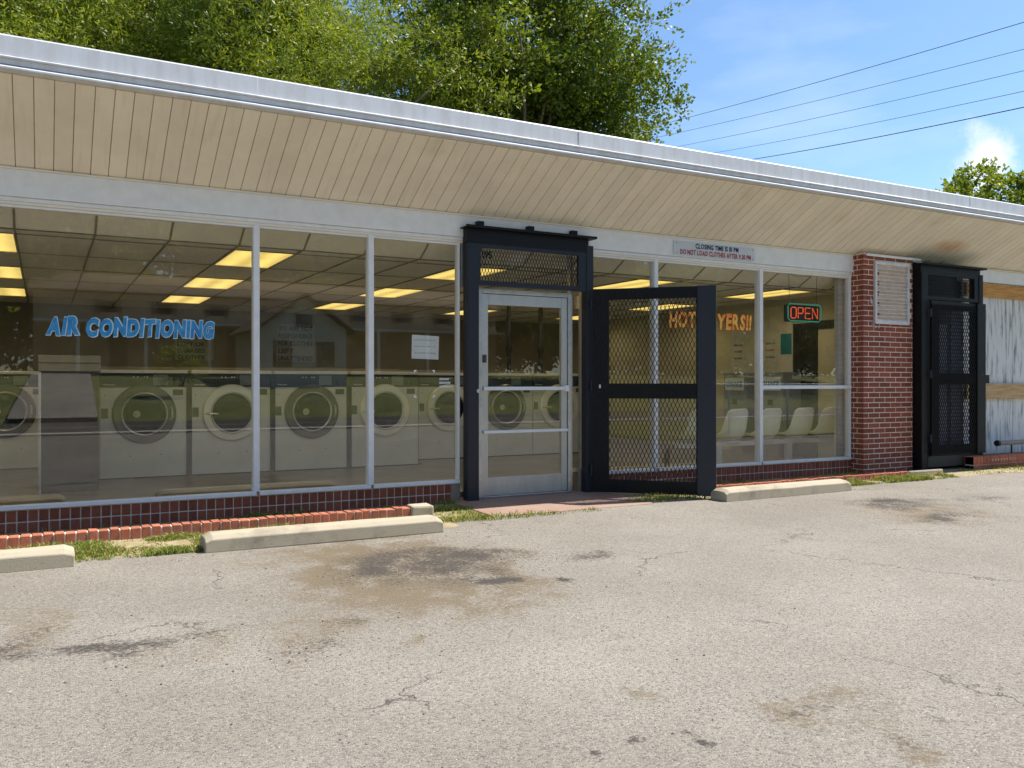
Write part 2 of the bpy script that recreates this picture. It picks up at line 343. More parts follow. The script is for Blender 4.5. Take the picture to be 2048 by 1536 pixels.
for a in ((850, 1130, 400, 66, 0.85), (700, 1130, 160, 26, 0.6), (960, 1156, 110, 20, 1.1), (740, 1160, 260, 40, 0.5), (980, 1120, 200, 40, 0.45), (1195, 1110, 170, 26, 0.8), (1132, 1162, 46, 12, 1.3), (150, 1300, 320, 20, 1.0), (330, 1285, 240, 26, 0.7), (200, 1310, 120, 22, 0.6),
          (1790, 1010, 230, 22, 0.9), (1900, 1035, 190, 16, 0.7), (1960, 1000, 240, 22, 0.6), (1560, 1450, 150, 26, 0.7), (1620, 1440, 60, 26, 0.6), (1740, 1495, 90, 40, 0.6), (30, 1290, 90, 40, 0.6), (600, 1315, 130, 30, 0.5), (640, 1265, 120, 24, 0.4)): spot(dark, *a)
for a in ((1226, 1487, 46, 20, 0.95), (1366, 1497, 46, 26, 0.95), (1332, 1474, 28, 14, 0.9), (1142, 1512, 24, 12, 0.8), (1895, 1440, 44, 16, 0.8), (1130, 1162, 44, 9, 1.0), (940, 1152, 80, 12, 0.8)): spot(dark, *a, soft=0.9, warp=0.35)
Z = 0.002 + 0.012 * (fbm(X, Y, 0.5, 81, 3) - 0.45)
idx = np.arange(X.size).reshape(X.shape)
F = np.stack([idx[:-1, :-1], idx[1:, :-1], idx[1:, 1:], idx[:-1, 1:]], -1).reshape(-1, 4)
lot = np_mesh('asphalt_pavement', np.stack([X, Y, Z], -1).reshape(-1, 3), F, asph)
for nm, arr in (('stain', dark), ('brown', brown)):
    a = lot.data.attributes.new(nm, 'FLOAT', 'POINT'); a.data.foreach_set('value', arr.astype(np.float32).ravel())
lot.data.polygons.foreach_set('use_smooth', np.ones(len(F), dtype=bool)); struct(lot)

def strip(name, x0, x1, yb, yf, m, z=0.012, amp=0.12, seed=3, kind='structure'):
    """a low bed of dirt with a ragged front edge"""
    n = int((x1 - x0) / 0.03); xs = np.linspace(x0, x1, n); ys = yf(xs) + (fbm(xs, xs * 0 + seed, 5, seed) - 0.48) * amp
    V = []; k = 8
    for j in range(k):
        f = j / (k - 1); yy = yb + (ys - yb) * f
        zz = z * (1 - f ** 4) + (fbm(xs, yy, 9, seed + 5) - 0.45) * 0.02 * (1 - f ** 3) + 0.0005
        V.append(np.stack([xs, yy, zz], -1))
    V = np.concatenate(V); I = np.arange(n * k).reshape(k, n)
    F = np.stack([I[:-1, :-1], I[:-1, 1:], I[1:, 1:], I[1:, :-1]], -1).reshape(-1, 4)
    o = np_mesh(name, V, F, m); o['kind'] = kind; return o
def edge_l(x): return np.where(x > 3.1, -1.15 + (x - 3.1) * 0.4, np.where((x > 0.16) & (x < 1.02), -1.50, -1.30))
def edge_r(x): return np.interp(x, [6.25, 6.6, 7.9, 8.6, 10, 13, 15], [-1.2, -1.12, -1.05, -0.85, -0.85, -1.0, -1.1])
strip('dirt_bed', -4, 3.62, -0.02, edge_l, dirt, seed=3)
strip('dirt_bed', 5.15, 15, -0.02, lambda x: np.where(x < 6.3, -0.75 - 0.25 * np.clip((x - 5.2), 0, 1), edge_r(x)), dirt, seed=9)

def blades(name, label, pts, hmin, hmax, m, seed=5):
    r = np.random.default_rng(seed); n = len(pts); h = r.uniform(hmin, hmax, n) * pts[:, 3]; a = r.uniform(0, 2 * PI, n); lean = r.uniform(0.2, 1.1, n) * h
    w = r.uniform(0.0022, 0.0045, n); dx, dy = np.cos(a), np.sin(a); la = r.uniform(0, 2 * PI, n); lx, ly = np.cos(la) * lean, np.sin(la) * lean
    P = pts[:, :3]; V = np.zeros((n, 5, 3))
    V[:, 0] = P + np.stack([-dx * w, -dy * w, 0 * w], -1); V[:, 1] = P + np.stack([dx * w, dy * w, 0 * w], -1)
    mid = P + np.stack([lx * 0.35, ly * 0.35, h * 0.62], -1)
    V[:, 2] = mid + np.stack([dx * w * .8, dy * w * .8, 0 * w], -1); V[:, 3] = mid + np.stack([-dx * w * .8, -dy * w * .8, 0 * w], -1)
    V[:, 4] = P + np.stack([lx, ly, h * 0.85], -1)
    I = np.arange(n)[:, None] * 5
    F = np.concatenate([np.concatenate([I, I + 1, I + 2], 1), np.concatenate([I, I + 2, I + 3], 1), np.concatenate([I + 3, I + 2, I + 4], 1)])
    t = np.tile(r.random(n), 3)
    o = np_mesh(name, V.reshape(-1, 3), F, m, tint=t); o['kind'] = 'stuff'
    if label: o['label'] = label; o['category'] = 'grass'
    return o
def leaf_material(name, ramp_cols, trans=0.3, rough=0.5):
    m = bpy.data.materials.new(name); m.use_nodes = True; t = m.node_tree; t.nodes.clear()
    a = N(t, 'ShaderNodeAttribute', attribute_name='tint'); r = N(t, 'ShaderNodeValToRGB'); r.color_ramp.elements.remove(r.color_ramp.elements[0])
    r.color_ramp.elements[0].position = 0; r.color_ramp.elements[0].color = (*ramp_cols[0], 1)
    for i, c in enumerate(ramp_cols[1:]): e = r.color_ramp.elements.new((i + 1) / (len(ramp_cols) - 1)); e.color = (*c, 1)
    t.links.new(a.outputs['Fac'], r.inputs['Fac'])
    p = N(t, 'ShaderNodeBsdfPrincipled'); p.inputs['Roughness'].default_value = rough; p.inputs['Specular IOR Level'].default_value = 0.35
    tr = N(t, 'ShaderNodeBsdfTranslucent'); sc = N(t, 'ShaderNodeVectorMath', operation='MULTIPLY'); sc.inputs[1].default_value = (1.5, 1.45, 0.6)
    t.links.new(r.outputs['Color'], sc.inputs[0]); t.links.new(sc.outputs[0], tr.inputs['Color']); t.links.new(r.outputs['Color'], p.inputs['Base Color'])
    m_ = N(t, 'ShaderNodeMixShader'); m_.inputs[0].default_value = trans; o = N(t, 'ShaderNodeOutputMaterial')
    t.links.new(p.outputs[0], m_.inputs[1]); t.links.new(tr.outputs[0], m_.inputs[2]); t.links.new(m_.outputs[0], o.inputs['Surface']); return m
grassm = leaf_material('grass_blades', [(0.42, 0.33, 0.14), (0.34, 0.29, 0.09), (0.17, 0.22, 0.035), (0.10, 0.17, 0.022), (0.13, 0.22, 0.03)], 0.25, 0.7)
def scatter(n, x0, x1, y0, y1, seed, dens=None, z=0.005):
    r = np.random.default_rng(seed); x = r.uniform(x0, x1, n); y = r.uniform(y0, y1, n); k = fbm(x, y, 3.5, seed + 9) * 1.0
    keep = k > r.uniform(0.33, 0.52, n); x = x[keep]; y = y[keep]; k = k[keep]
    return np.stack([x, y, np.full_like(x, z), np.clip((k - 0.3) * 3.2, 0.4, 1.25)], -1)
P = [scatter(9000, 0.12, 1.06, -1.48, -0.76, 1), scatter(5200, -4, 0.14, -1.34, -0.76, 2), scatter(7500, 1.0, 2.9, -1.34, -0.76, 3), scatter(2600, 2.8, 3.5, -1.16, -0.35, 4),
     scatter(15000, 0.6, 3.6, -0.60, -0.03, 5), scatter(5000, -4, 2.8, -0.86, -0.74, 8), scatter(1500, -4, 0.7, -0.45, -0.03, 6), scatter(500, 3.3, 4.6, -1.22, -1.05, 7)]
blades('grass', 'sunlit strip of dry and green grass along the left brick kerb', np.concatenate(P), 0.02, 0.058, grassm)
P = [scatter(1500, 5.35, 6.3, -1.02, -0.5, 11), scatter(1400, 6.25, 6.75, -1.2, -0.7, 12), scatter(6000, 6.6, 9.6, -0.48, -0.08, 13), scatter(6500, 7.95, 10.3, -1.0, -0.70, 14), scatter(5200, 9.6, 15, -0.95, -0.45, 15), scatter(800, 5.2, 6.0, -0.95, -0.75, 16)]
blades('grass', 'patchy grass and weeds growing by the right window bank and pillar', np.concatenate(P), 0.02, 0.065, grassm, 8)

# loose grit, chips of stone and dead leaves lying on the lot
r_ = np.random.default_rng(77); V = []; F = []; T = []
for i in range(1500):
    if i < 700: x, y = r_.uniform(-3.5, 12), r_.uniform(-5.6, -1.2)
    elif i < 1100: x = r_.uniform(-3.5, 12); y = -1.62 - abs(r_.normal()) * 0.12
    else: px_, py_ = ((760, 1140), (930, 1140), (1830, 1020), (560, 1300))[i % 4]; cx_, cy_ = gpt(px_, py_); x, y = cx_ + r_.normal() * 0.45, cy_ + r_.normal() * 0.22
    q = r_.uniform(0.0025, 0.0065) * (1.6 if r_.random() < 0.06 else 1); a_ = r_.uniform(0, 6.28); o_ = len(V); z_ = 0.004 + 0.012 * (float(fbm(np.array([x]), np.array([y]), 0.5, 81, 3)[0]) - 0.45)
    for k_ in range(5): an = a_ + k_ * 1.257; rr_ = q * r_.uniform(0.7, 1.3); V.append((x + rr_ * math.cos(an), y + rr_ * math.sin(an), z_))
    V.append((x, y, z_ + q * r_.uniform(0.4, 0.9))); F += [(o_ + k_, o_ + (k_ + 1) % 5, o_ + 5) for k_ in range(5)]; T += [r_.random()] * 5
o = np_mesh('grit', np.array(V), np.array(F), leaf_material('grit_stone', [(0.03, 0.027, 0.024), (0.10, 0.08, 0.06), (0.16, 0.12, 0.07), (0.2, 0.17, 0.13), (0.32, 0.29, 0.24)], 0.0, 0.9), tint=np.array(T)); o['kind'] = 'stuff'; o['label'] = 'loose grit and stone chips scattered on the parking lot'; o['category'] = 'gravel'
# entry slab
b = MB(); b.prof_x([(-1.05, -0.03), (0.25, -0.03), (0.25, 0.03), (-1.0, 0.012), (-1.05, 0.006)], 3.55, 5.35); struct(b.build('entry_slab', slabm))
b = MB(); b.prof_x([(-0.98, -0.03), (0.0, -0.03), (0.0, 0.018), (-0.95, 0.009), (-0.98, 0.004)], 5.353, 6.35); struct(b.build('concrete_slab', mat('dusty_concrete', (0.40, 0.30, 0.21), 0.9, var=0.2, scale=5, bump=0.3)))

# wheel stops
def wheel_stop(x0, x1, yf, label, rz=0.0):
    b = MB(); L = x1 - x0; xs = [0, 0.05, 0.3, 0.6, L / 2, L - 0.6, L - 0.3, L - 0.06, L]; V = []; n = 7
    for i, x in enumerate(xs):
        s = 0.80 if i in (0, len(xs) - 1) else 1.0; j = lambda a=0.003: random.uniform(-a, a)
        V += [(x, 0, 0), (x, 0.006, 0.095 * s + j()), (x, 0.045, 0.122 * s + j()), (x, 0.12, 0.128 * s), (x, 0.20, 0.122 * s + j()), (x, 0.235, 0.095 * s), (x, 0.24, 0)]
    F = [tuple(range(n))] + [tuple(range((len(xs) - 1) * n, len(xs) * n))[::-1]]
    for i in range(len(xs) - 1):
        for k in range(n): F.append((i * n + k, (i + 1) * n + k, (i + 1) * n + (k + 1) % n, i * n + (k + 1) % n))
    b.add(V, F, 0.5); o = b.build('wheel_stop', concm, bevel=0.007, loc=(x0, yf, 0.0)); o.rotation_euler.z = rz
    return tag(o, label, 'wheel stop', 'concrete wheel stops in front of the laundromat')
wheel_stop(-1.66, 0.176, -1.60, 'weathered concrete wheel stop cut off by the left edge of the photo')
wheel_stop(1.0, 2.84, -1.54, 'concrete wheel stop in front of the left brick kerb and washers')
wheel_stop(6.07, 7.96, -1.31, 'concrete wheel stop with chipped end, right of the open security gate', 0.02)

# brick kerbs, each laid as one row of bricks on edge
def kerb(name, label, x0, x1, y0, y1, z1, pitch=0.074, m=curbm):
    b = MB(); x = x0
    while x < x1 - 0.02:
        w = pitch - 0.011; dz = random.uniform(-0.004, 0.004); dy = random.uniform(-0.005, 0.005)
        b.box((x, y0 + dy, 0.001), (x + w, y1 + dy, z1 + dz), jit=0.002); x += pitch
    t = thing(name, label, 'kerb', (0, 0, 0)); b.build('brick_row', m, t, bevel=0.004)
    q = MB(); q.box((x0, y0 + 0.0085, 0.0), (x1 - 0.01, y1 - 0.0085, z1 - 0.0075)); q.build('mortar', mortar, t)
kerb('brick_kerb', 'low kerb of red bricks on edge below the washer windows', -4.0, 2.86, -0.74, -0.62, 0.095)
kerb('brick_kerb', 'low worn brick kerb behind the right wheel stop', 6.05, 9.75, -0.66, -0.52, 0.075)
b = MB(); b.box((2.87, -0.76, 0), (3.10, -0.60, 0.105), jit=0.012); tag(b.build('concrete_block', concm, bevel=0.02), 'broken concrete lump ending the left brick kerb', 'block')
b = MB(); b.box((9.8, -0.64, 0), (10.5, -0.52, 0.07), jit=0.01); tag(b.build('concrete_block', concm, bevel=0.02), 'pale flat concrete block at the foot of the brick pillar', 'block')

# ------------------------------------------------------------------ laundromat
BLD = thing('laundromat_building', 'single storey brick and glass laundromat with canted beige soffit and white roof edge', 'building')
XL, XP = -4.6, 9.47
def bricks(b, x0, x1, y, z0, nrow, bl, bh, jt, proud, stagger=True, axis='x', back=0.06, plug=None):
    """courses of bricks on a vertical face; axis x: face looks to -y at y; axis y: face looks to -x at x=y"""
    for r in range(nrow):
        z = z0 + r * (bh + jt); off = (bl + jt) / 2 if (stagger and r % 2) else 0; x = x0 - off
        while x < x1 - 0.01:
            a, e = max(x, x0), min(x + bl, x1); x += bl + jt
            if e - a < 0.02: continue
            d = random.uniform(-0.0015, 0.0015)
            if plug and plug[0] < (a + e) / 2 < plug[1] and plug[2] < z + bh / 2 < plug[3]: continue
            if axis == 'x': b.box((a, y - proud + d, z), (e, y + back, z + bh))
            else: b.box((y - proud + d, a, z), (y + back, e, z + bh))
# brick base under the windows
for x0, x1 in ((XL, 3.70), (5.22, XP)):
    b = MB(); b.box((x0, 0.0, -0.05), (x1, 0.16, 0.195)); o = b.build('base_wall', mortar, BLD)
    b = MB(); bricks(b, x0 + 0.005, x1, 0.0, 0.004, 2, 0.066, 0.086, 0.010, 0.006, False); b.build('bricks', brickm, o, bevel=0.003)
for A_, B_ in (((3.60, -0.012, -0.02), (3.705, 0.1, 0.19)), ((5.13, -0.012, -0.02), (5.24, 0.1, 0.25))): b = MB(); b.box(A_, B_); b.build('door_pier', mat('tan_mortar', (0.33, 0.26, 0.19), 0.9, bump=0.3), BLD)
# brick pillar
PX0, PX1, PY = XP + 0.0, 10.46, -0.20
b = MB(); b.box((PX0 + 0.004, PY + 0.004, -0.05), (PX1, 0.20, 2.93)); pil = b.build('brick_pillar', mortar, BLD)
b = MB(); bricks(b, PX0 - 0.004, PX1, PY, 0.01, 43, 0.205, 0.0565, 0.0112, -0.001, plug=(9.70, 10.34, 2.02, 2.82)); bricks(b, PY, 0.02, PX0, 0.01, 43, 0.10, 0.0565, 0.0112, -0.001, axis='y'); b.build('bricks', brickm, pil, bevel=0.003)
# head band
b = MB(); b.box((XL, -0.035, 2.69), (XP + 0.05, 0.10, 2.905)); b.box((XL, -0.018, 2.655), (XP, 0.10, 2.688))
b.box((11.8, -0.035, 2.72), (16.5, 0.10, 2.905)); b.build('head_band', [white], BLD, bevel=0.004)
b = MB(); b.box((XL, -0.012, 2.632), (XP, 0.02, 2.653)); b.build('head_stop', beige, BLD)
b = MB(); b.box((9.52, -0.214, 2.893), (10.62, -0.197, 2.925)); b.build('pillar_trim', white, BLD, bevel=0.003)
# soffit planks, canted up to the eave
SL = (0.47) / 0.855; pitch = 0.1335
b = MB(); x = -0.2 - 34 * pitch
while x < 16.9:
    g = 0.0028; dz = random.uniform(-0.0012, 0.0012)
    b.prof_x([(-0.005, 2.915 + dz), (-0.866, 2.915 + 0.861 * SL + dz), (-0.866, 2.935 + 0.861 * SL), (-0.005, 2.935)], x + g, x + pitch - g); x += pitch
def soffit_material():
    m = beige.copy(); m.name = 'soffit_vinyl'; t = m.node_tree; bs = t.nodes['Principled BSDF']; c = N(t, 'ShaderNodeTexCoord'); src = bs.inputs['Base Color'].links[0].from_socket
    def stain(src, pt, rad, col, amt, nsc):
        d = N(t, 'ShaderNodeVectorMath', operation='SUBTRACT'); t.links.new(c.outputs['Object'], d.inputs[0]); d.inputs[1].default_value = pt
        e = N(t, 'ShaderNodeVectorMath', operation='DIVIDE'); t.links.new(d.outputs[0], e.inputs[0]); e.inputs[1].default_value = rad
        l = N(t, 'ShaderNodeVectorMath', operation='LENGTH'); t.links.new(e.outputs[0], l.inputs[0])
        n = N(t, 'ShaderNodeTexNoise'); n.inputs['Scale'].default_value = nsc; n.inputs['Detail'].default_value = 5; t.links.new(c.outputs['Object'], n.inputs['Vector'])
        a = N(t, 'ShaderNodeMath', operation='ADD'); t.links.new(l.outputs['Value'], a.inputs[0]); t.links.new(n.outputs['Fac'], a.inputs[1])
        rp = ramp(t, a.outputs[0], 0.55, 1.35, (amt, amt, amt, 1), (0, 0, 0, 1)); mm = N(t, 'ShaderNodeMix', data_type='RGBA'); mm.inputs['B'].default_value = (*col, 1)
        t.links.new(rp.outputs['Color'], mm.inputs['Factor']); t.links.new(src, mm.inputs['A']); return mm.outputs['Result']
    src = stain(src, (11.0, -0.35, 3.1), (0.8, 0.35, 0.3), (0.60, 0.34, 0.17), 0.75, 3)
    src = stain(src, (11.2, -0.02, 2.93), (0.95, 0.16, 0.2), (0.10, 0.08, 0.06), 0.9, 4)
    for p in ((10.2, -0.7, 3.3), (8.6, -0.6, 3.25), (6.9, -0.72, 3.3), (3.1, -0.75, 3.3), (12.6, -0.5, 3.2)): src = stain(src, p, (0.30, 0.30, 0.3), (0.60, 0.46, 0.30), 0.3, 5)
    # grime gathering in streaks along the boards
    mp = N(t, 'ShaderNodeMapping'); mp.inputs['Scale'].default_value = (9, 0.8, 0.8); t.links.new(c.outputs['Object'], mp.inputs['Vector'])
    n = N(t, 'ShaderNodeTexNoise'); n.inputs['Scale'].default_value = 2.5; n.inputs['Detail'].default_value = 6; t.links.new(mp.outputs[0], n.inputs['Vector'])
    rp = ramp(t, n.outputs['Fac'], 0.56, 0.80, (0, 0, 0, 1), (0.30, 0.30, 0.30, 1)); mm = N(t, 'ShaderNodeMix', data_type='RGBA'); mm.inputs['B'].default_value = (0.60, 0.47, 0.31, 1)
    t.links.new(rp.outputs['Color'], mm.inputs['Factor']); t.links.new(src, mm.inputs['A']); t.links.new(mm.outputs['Result'], bs.inputs['Base Color']); return m
sof = b.build('soffit', soffit_material(), BLD, bevel=0.0025)
b = MB(); b.prof_x([(0.0, 2.924), (-0.87, 2.924 + 0.865 * SL), (-0.87, 2.99 + 0.865 * SL), (0.0, 2.99)], XL, 16.95); b.build('groove_backing', mat('rusty_groove', (0.42, 0.32, 0.20), 0.9, var=0.2, scale=20), sof)
b = MB(); b.box((XL, -0.045, 2.905), (XP + 0.1, 0.0, 2.922)); b.box((10.5, -0.06, 2.905), (16.9, 0.0, 2.922)); b.build('soffit_trim', beige, BLD, bevel=0.002)
# eave metal in several long lengths with visible laps
ev = MB(); x = XL; k = 0
while x < 16.9:
    L = 3.05; d = 0.003 * (k % 2); a, e = x, min(x + L, 16.95)
    ev.prof_x([(-0.872, 3.512), (-0.905 - d, 3.512), (-0.900 - d, 3.650), (-0.892 - d, 3.662), (-0.845, 3.662)], a, e)      # gravel stop
    ev.prof_x([(-0.865, 3.494), (-0.926 - d, 3.494), (-0.926 - d, 3.500), (-0.907, 3.511), (-0.865, 3.511)], a, e)                            # drip
    ev.prof_x([(-0.86, 3.452), (-0.897, 3.452), (-0.897, 3.493), (-0.86, 3.493)], a, e)
    ev.prof_x([(-0.86, 3.400), (-0.905, 3.400), (-0.948 - d, 3.406), (-0.948 - d, 3.420), (-0.888, 3.450), (-0.86, 3.450)], a, e)
    x += L; k += 1
ev.build('eave_fascia', fasc, BLD, bevel=0.002)
b = MB(); b.box((XL, -0.84, 3.40), (16.95, 8.8, 3.645)); b.box((XL, 0.12, 2.93), (16.95, 8.8, 3.395)); b.build('roof', mat('roof_membrane', (0.35, 0.35, 0.34), 0.9), BLD)
# shell: side and rear walls, floor, ceiling
b = MB(); b.box((XL, 0.16, 0), (XL + 0.2, 8.2, 2.93)); b.box((XL, 8.2, 0), (16.9, 8.4, 2.93)); b.box((16.7, 0.16, 0), (16.9, 8.2, 2.93)); b.build('wall', walli, BLD)
b = MB(); b.box((10.12, 0.16, 0.06), (10.25, 8.2, 2.93)); b.build('partition_wall', mat('partition_paint', (0.55, 0.50, 0.35), 0.7, var=0.06, scale=2), BLD)
b = MB(); b.box((XL, 0.16, -0.1), (16.7, 8.2, 0.085)); b.build('floor', floori, BLD)
LX = [(-0.83 + 2.448 * k, -0.22 + 2.448 * k) for k in range(-1, 5)]; LY = [(0.72 + 2.44 * k, 1.94 + 2.44 * k) for k in range(3)]
b = MB()
gxs = [-0.22 + 0.612 * k for k in range(-7, 18)]; gys = [0.46] + [0.72 + 1.22 * k for k in range(7)]
def is_light(xa, ya): return any(abs(xa - l[0]) < 0.2 for l in LX) and any(abs(ya - l[0]) < 0.2 for l in LY)
for i in range(len(gxs) - 1):
    for j in range(len(gys) - 1):
        xa, xb, ya, yb = gxs[i], gxs[i + 1], gys[j], gys[j + 1]
        if is_light(xa, ya) and j > 0: continue
        dz = random.uniform(0, 0.004); b.box((xa + 0.006, ya + 0.006, 2.512 + dz), (xb - 0.006, yb - 0.006, 2.53))
    b.prof_x([(0.165, 2.665), (0.44, 2.512), (0.44, 2.53), (0.165, 2.68)], gxs[i] + 0.006, gxs[i + 1] - 0.006)
cl = b.build('ceiling', ceili, BLD)
b = MB(); b.box((XL + 0.2, 0.44, 2.535), (10.12, 8.19, 2.56)); b.box((XL + .2, 0.13, 2.70), (10.12, 0.46, 2.72)); b.build('ceiling_deck', darkm, cl)
b = MB()
for x in gxs: b.box((x - 0.008, 0.44, 2.504), (x + 0.008, 8.18, 2.511)); b.prof_x([(0.165, 2.656), (0.44, 2.504), (0.44, 2.51), (0.165, 2.662)], x - 0.009, x + 0.009)
for y in gys: b.box((XL + .2, y - 0.008, 2.5025), (10.11, y + 0.008, 2.5095))
b.build('grid', gridm, cl)
# ceiling lights
lit = mat('light_diffuser', (0.5, 0.4, 0.12), 0.5, emit=(1.0, 0.66, 0.13), estr=0.60)
_t = lit.node_tree; _c = N(_t, 'ShaderNodeTexCoord'); _s = N(_t, 'ShaderNodeSeparateXYZ'); _t.links.new(_c.outputs['Object'], _s.inputs[0])
_m = N(_t, 'ShaderNodeMath', operation='MULTIPLY'); _t.links.new(_s.outputs[0], _m.inputs[0]); _m.inputs[1].default_value = 2 * PI / 0.306
_k = N(_t, 'ShaderNodeMath', operation='COSINE'); _t.links.new(_m.outputs[0], _k.inputs[0]); _a = N(_t, 'ShaderNodeMath', operation='MULTIPLY_ADD'); _t.links.new(_k.outputs[0], _a.inputs[0]); _a.inputs[1].default_value = -0.10
_n = N(_t, 'ShaderNodeTexNoise'); _n.inputs['Scale'].default_value = 3.0; _t.links.new(_c.outputs['Object'], _n.inputs['Vector']); _q = N(_t, 'ShaderNodeMath', operation='MULTIPLY_ADD'); _t.links.new(_n.outputs['Fac'], _q.inputs[0]); _q.inputs[1].default_value = 0.25; _q.inputs[2].default_value = 0.34
_t.links.new(_q.outputs[0], _a.inputs[2]); _t.links.new(_a.outputs[0], _t.nodes['Principled BSDF'].inputs['Emission Strength'])
_t.nodes['Principled BSDF'].inputs['Emission Color'].default_value = (1.0, 0.72, 0.20, 1)
pos = {0: 'by the windows', 1: 'in the middle row', 2: 'in the rear row'}
colw = ['outside the photo on the left', 'leftmost seen, at the photo edge', 'above the second washer', 'just left of the door', 'above the open gate', 'nearest the right wall']
for i, l in enumerate(LX):
    for j, y in enumerate(LY):
        t = thing('ceiling_light', 'yellowed recessed ceiling light ' + pos[j] + ', ' + colw[i], 'ceiling light', (l[0], y[0], 2.5), 'yellow recessed ceiling lights')
        b = MB(); b.box((0.02, 0.02, 0.012), (0.592, 1.2, 0.03)); b.build('diffuser', lit, t)
        ld = bpy.data.lights.new('lamp', 'SPOT'); ld.energy = 4.2; ld.spot_size = R(165); ld.spot_blend = 0.6; ld.shadow_soft_size = 0.01; ld.color = (1, 0.90, 0.66)
        lo = bpy.data.objects.new('lamp', ld); C.objects.link(lo); lo.parent = t; lo.location = (0.306, 0.61, -0.01)
        b = MB(); b.box((0.006, 0.006, 0.004), (0.02, 1.214, 0.03)); b.box((0.592, 0.006, 0.004), (0.606, 1.214, 0.03)); b.box((0.02, 0.006, 0.004), (0.592, 0.02, 0.03)); b.box((0.02, 1.2, 0.004), (0.592, 1.214, 0.03)); b.build('frame', beige, t)

# windows: every pane a window with its own bars
GY = 0.03
wins = []
def window(x0, x1, z0=0.2, z1=2.632, left=True, right=True, rail=None):
    b = MB(); w = 0.028
    if left: b.box((x0 - w + 0.002, -0.02, z0 + 0.03), (x0 + w, 0.075, z1))
    if right: b.box((x1 - 0.02, -0.012, z0 + 0.03), (x1 + 0.0, 0.075, z1))
    b.box((x0 + w, -0.022, z0 - 0.004), (x1, 0.08, z0 + 0.028)); b.box((x0 + w, 0.0, z1 - 0.022), (x1, 0.07, z1 - 0.001))
    if rail: b.box((x0 + w, -0.02, rail - 0.022), (x1, 0.05, rail + 0.022))
    o = b.build('window', white, BLD, bevel=0.003)
    for za, zb in ([(z0, rail), (rail, z1)] if rail else [(z0, z1)]):
        g = MB(); g.box((x0, GY - 0.003, za + 0.01), (x1, GY + 0.003, zb - 0.01)); g.build('glass_pane', GLASS, o)
    wins.append(o); return o
window(-4.4, -1.72); w1 = window(-1.72, 1.678); w2 = window(1.678, 2.757); w3 = window(2.757, 3.70)
w4 = window(5.24, 6.19); w5 = window(6.19, 7.83); w6 = window(7.83, 9.46, rail=1.16)

# lettering painted on the panes
blue = mat('blue_paint', (0.012, 0.20, 0.50), 0.4, col2=(0.06, 0.36, 0.66), scale=16); pale = mat('pale_outline', (0.62, 0.80, 0.92), 0.4)
lettering('lettering', 'AIR CONDITIONING', 0.138, blue, (0.03, GY - 0.012, 1.61), (1, 0, 0), (0, 0, 1), w1, back=pale, bo=0.05, offset=0.085, shear=0.16, jitter=0.08, gap=0.27, width=1.28, seed=4)
oran = mat('orange_paint', (0.95, 0.22, 0.02), 0.4, col2=(1.0, 0.66, 0.09), scale=9, emit=(0.9, 0.3, 0.03), estr=0.0)
dred = mat('red_outline', (0.42, 0.04, 0.01), 0.4)
lettering('lettering', 'HOT DRYERS!!', 0.185, oran, (6.42, GY - 0.012, 1.87), (1, 0, 0), (0, 0, 1), w5, back=dred, bo=0.03, offset=0.06, shear=0.1, jitter=0.06, gap=0.22, width=1.27, seed=9)
lettering('small_lettering', 'lavado 24h', 0.03, paper, (3.33, GY - 0.012, 1.395), (1, 0, 0), (0, 0, 1), w3, offset=0.02, width=0.10).name = 'small_lettering'

# aluminium entrance door
b = MB()
b.box((3.90, -0.03, 0.03), (3.945, 0.09, 2.185)); b.box((4.985, -0.03, 0.03), (5.03, 0.09, 2.185)); b.box((3.946, -0.028, 2.135), (4.984, 0.088, 2.185)); b.box((3.946, -0.03, 0.028), (4.984, 0.09, 0.042))
b.box((5.032, 0.0, 0.03), (5.06, 0.07, 2.65)); b.box((5.18, 0.0, 0.21), (5.238, 0.07, 2.65)); b.box((5.061, 0.005, 0.24), (5.179, 0.06, 0.27))
b.box((3.72, 0.0, 2.19), (3.76, 0.07, 2.62)); b.build('door_frame', alu, BLD, bevel=0.003)
b = MB(); b.box((3.95, -0.012, 0.05), (4.02, 0.035, 2.13)); b.box((4.91, -0.012, 0.05), (4.98, 0.035, 2.13)); b.box((4.021, -0.011, 2.02), (4.909, 0.034, 2.13)); b.box((4.021, -0.011, 0.05), (4.909, 0.034, 0.23))
door = b.build('door', alud, BLD, bevel=0.003)
b = MB(); b.box((4.02, 0.006, 0.23), (4.91, 0.012, 2.02)); b.build('door_glass', GLASS, door)
b = MB(); b.box((3.955, -0.045, 1.135), (4.975, -0.014, 1.172)); b.box((4.93, -0.06, 1.12), (4.98, -0.013, 1.185)); b.build('push_bar', white, door, bevel=0.003)
b = MB(); b.box((3.955, -0.045, 0.69), (4.975, -0.014, 0.72)); b.build('push_bar', white, door, bevel=0.003)
b = MB(); b.box((3.955, -0.03, 1.42), (3.995, -0.013, 1.50)); b.build('lock', brownm, door, bevel=0.003)
b = MB(); b.box((3.76, 0.02, 2.20), (5.06, 0.026, 2.62)); o = b.build('transom_glass', GLASS, BLD)
b = MB(); b.box((5.06, 0.02, 0.27), (5.18, 0.026, 2.64)); b.build('side_glass', GLASS, BLD)
lettering('street_number', '195', 0.075, ink, (3.965, 0.010, 2.50), (1, 0, 0), (0, 0, 1), o, offset=0.03)
b = MB(); b.box((5.085, -0.05, 2.02), (5.12, -0.001, 2.16)); tag(b.build('wood_block', lum, bevel=0.003), 'small raw wood block wedged above the door beside the gate hinge', 'wood block')

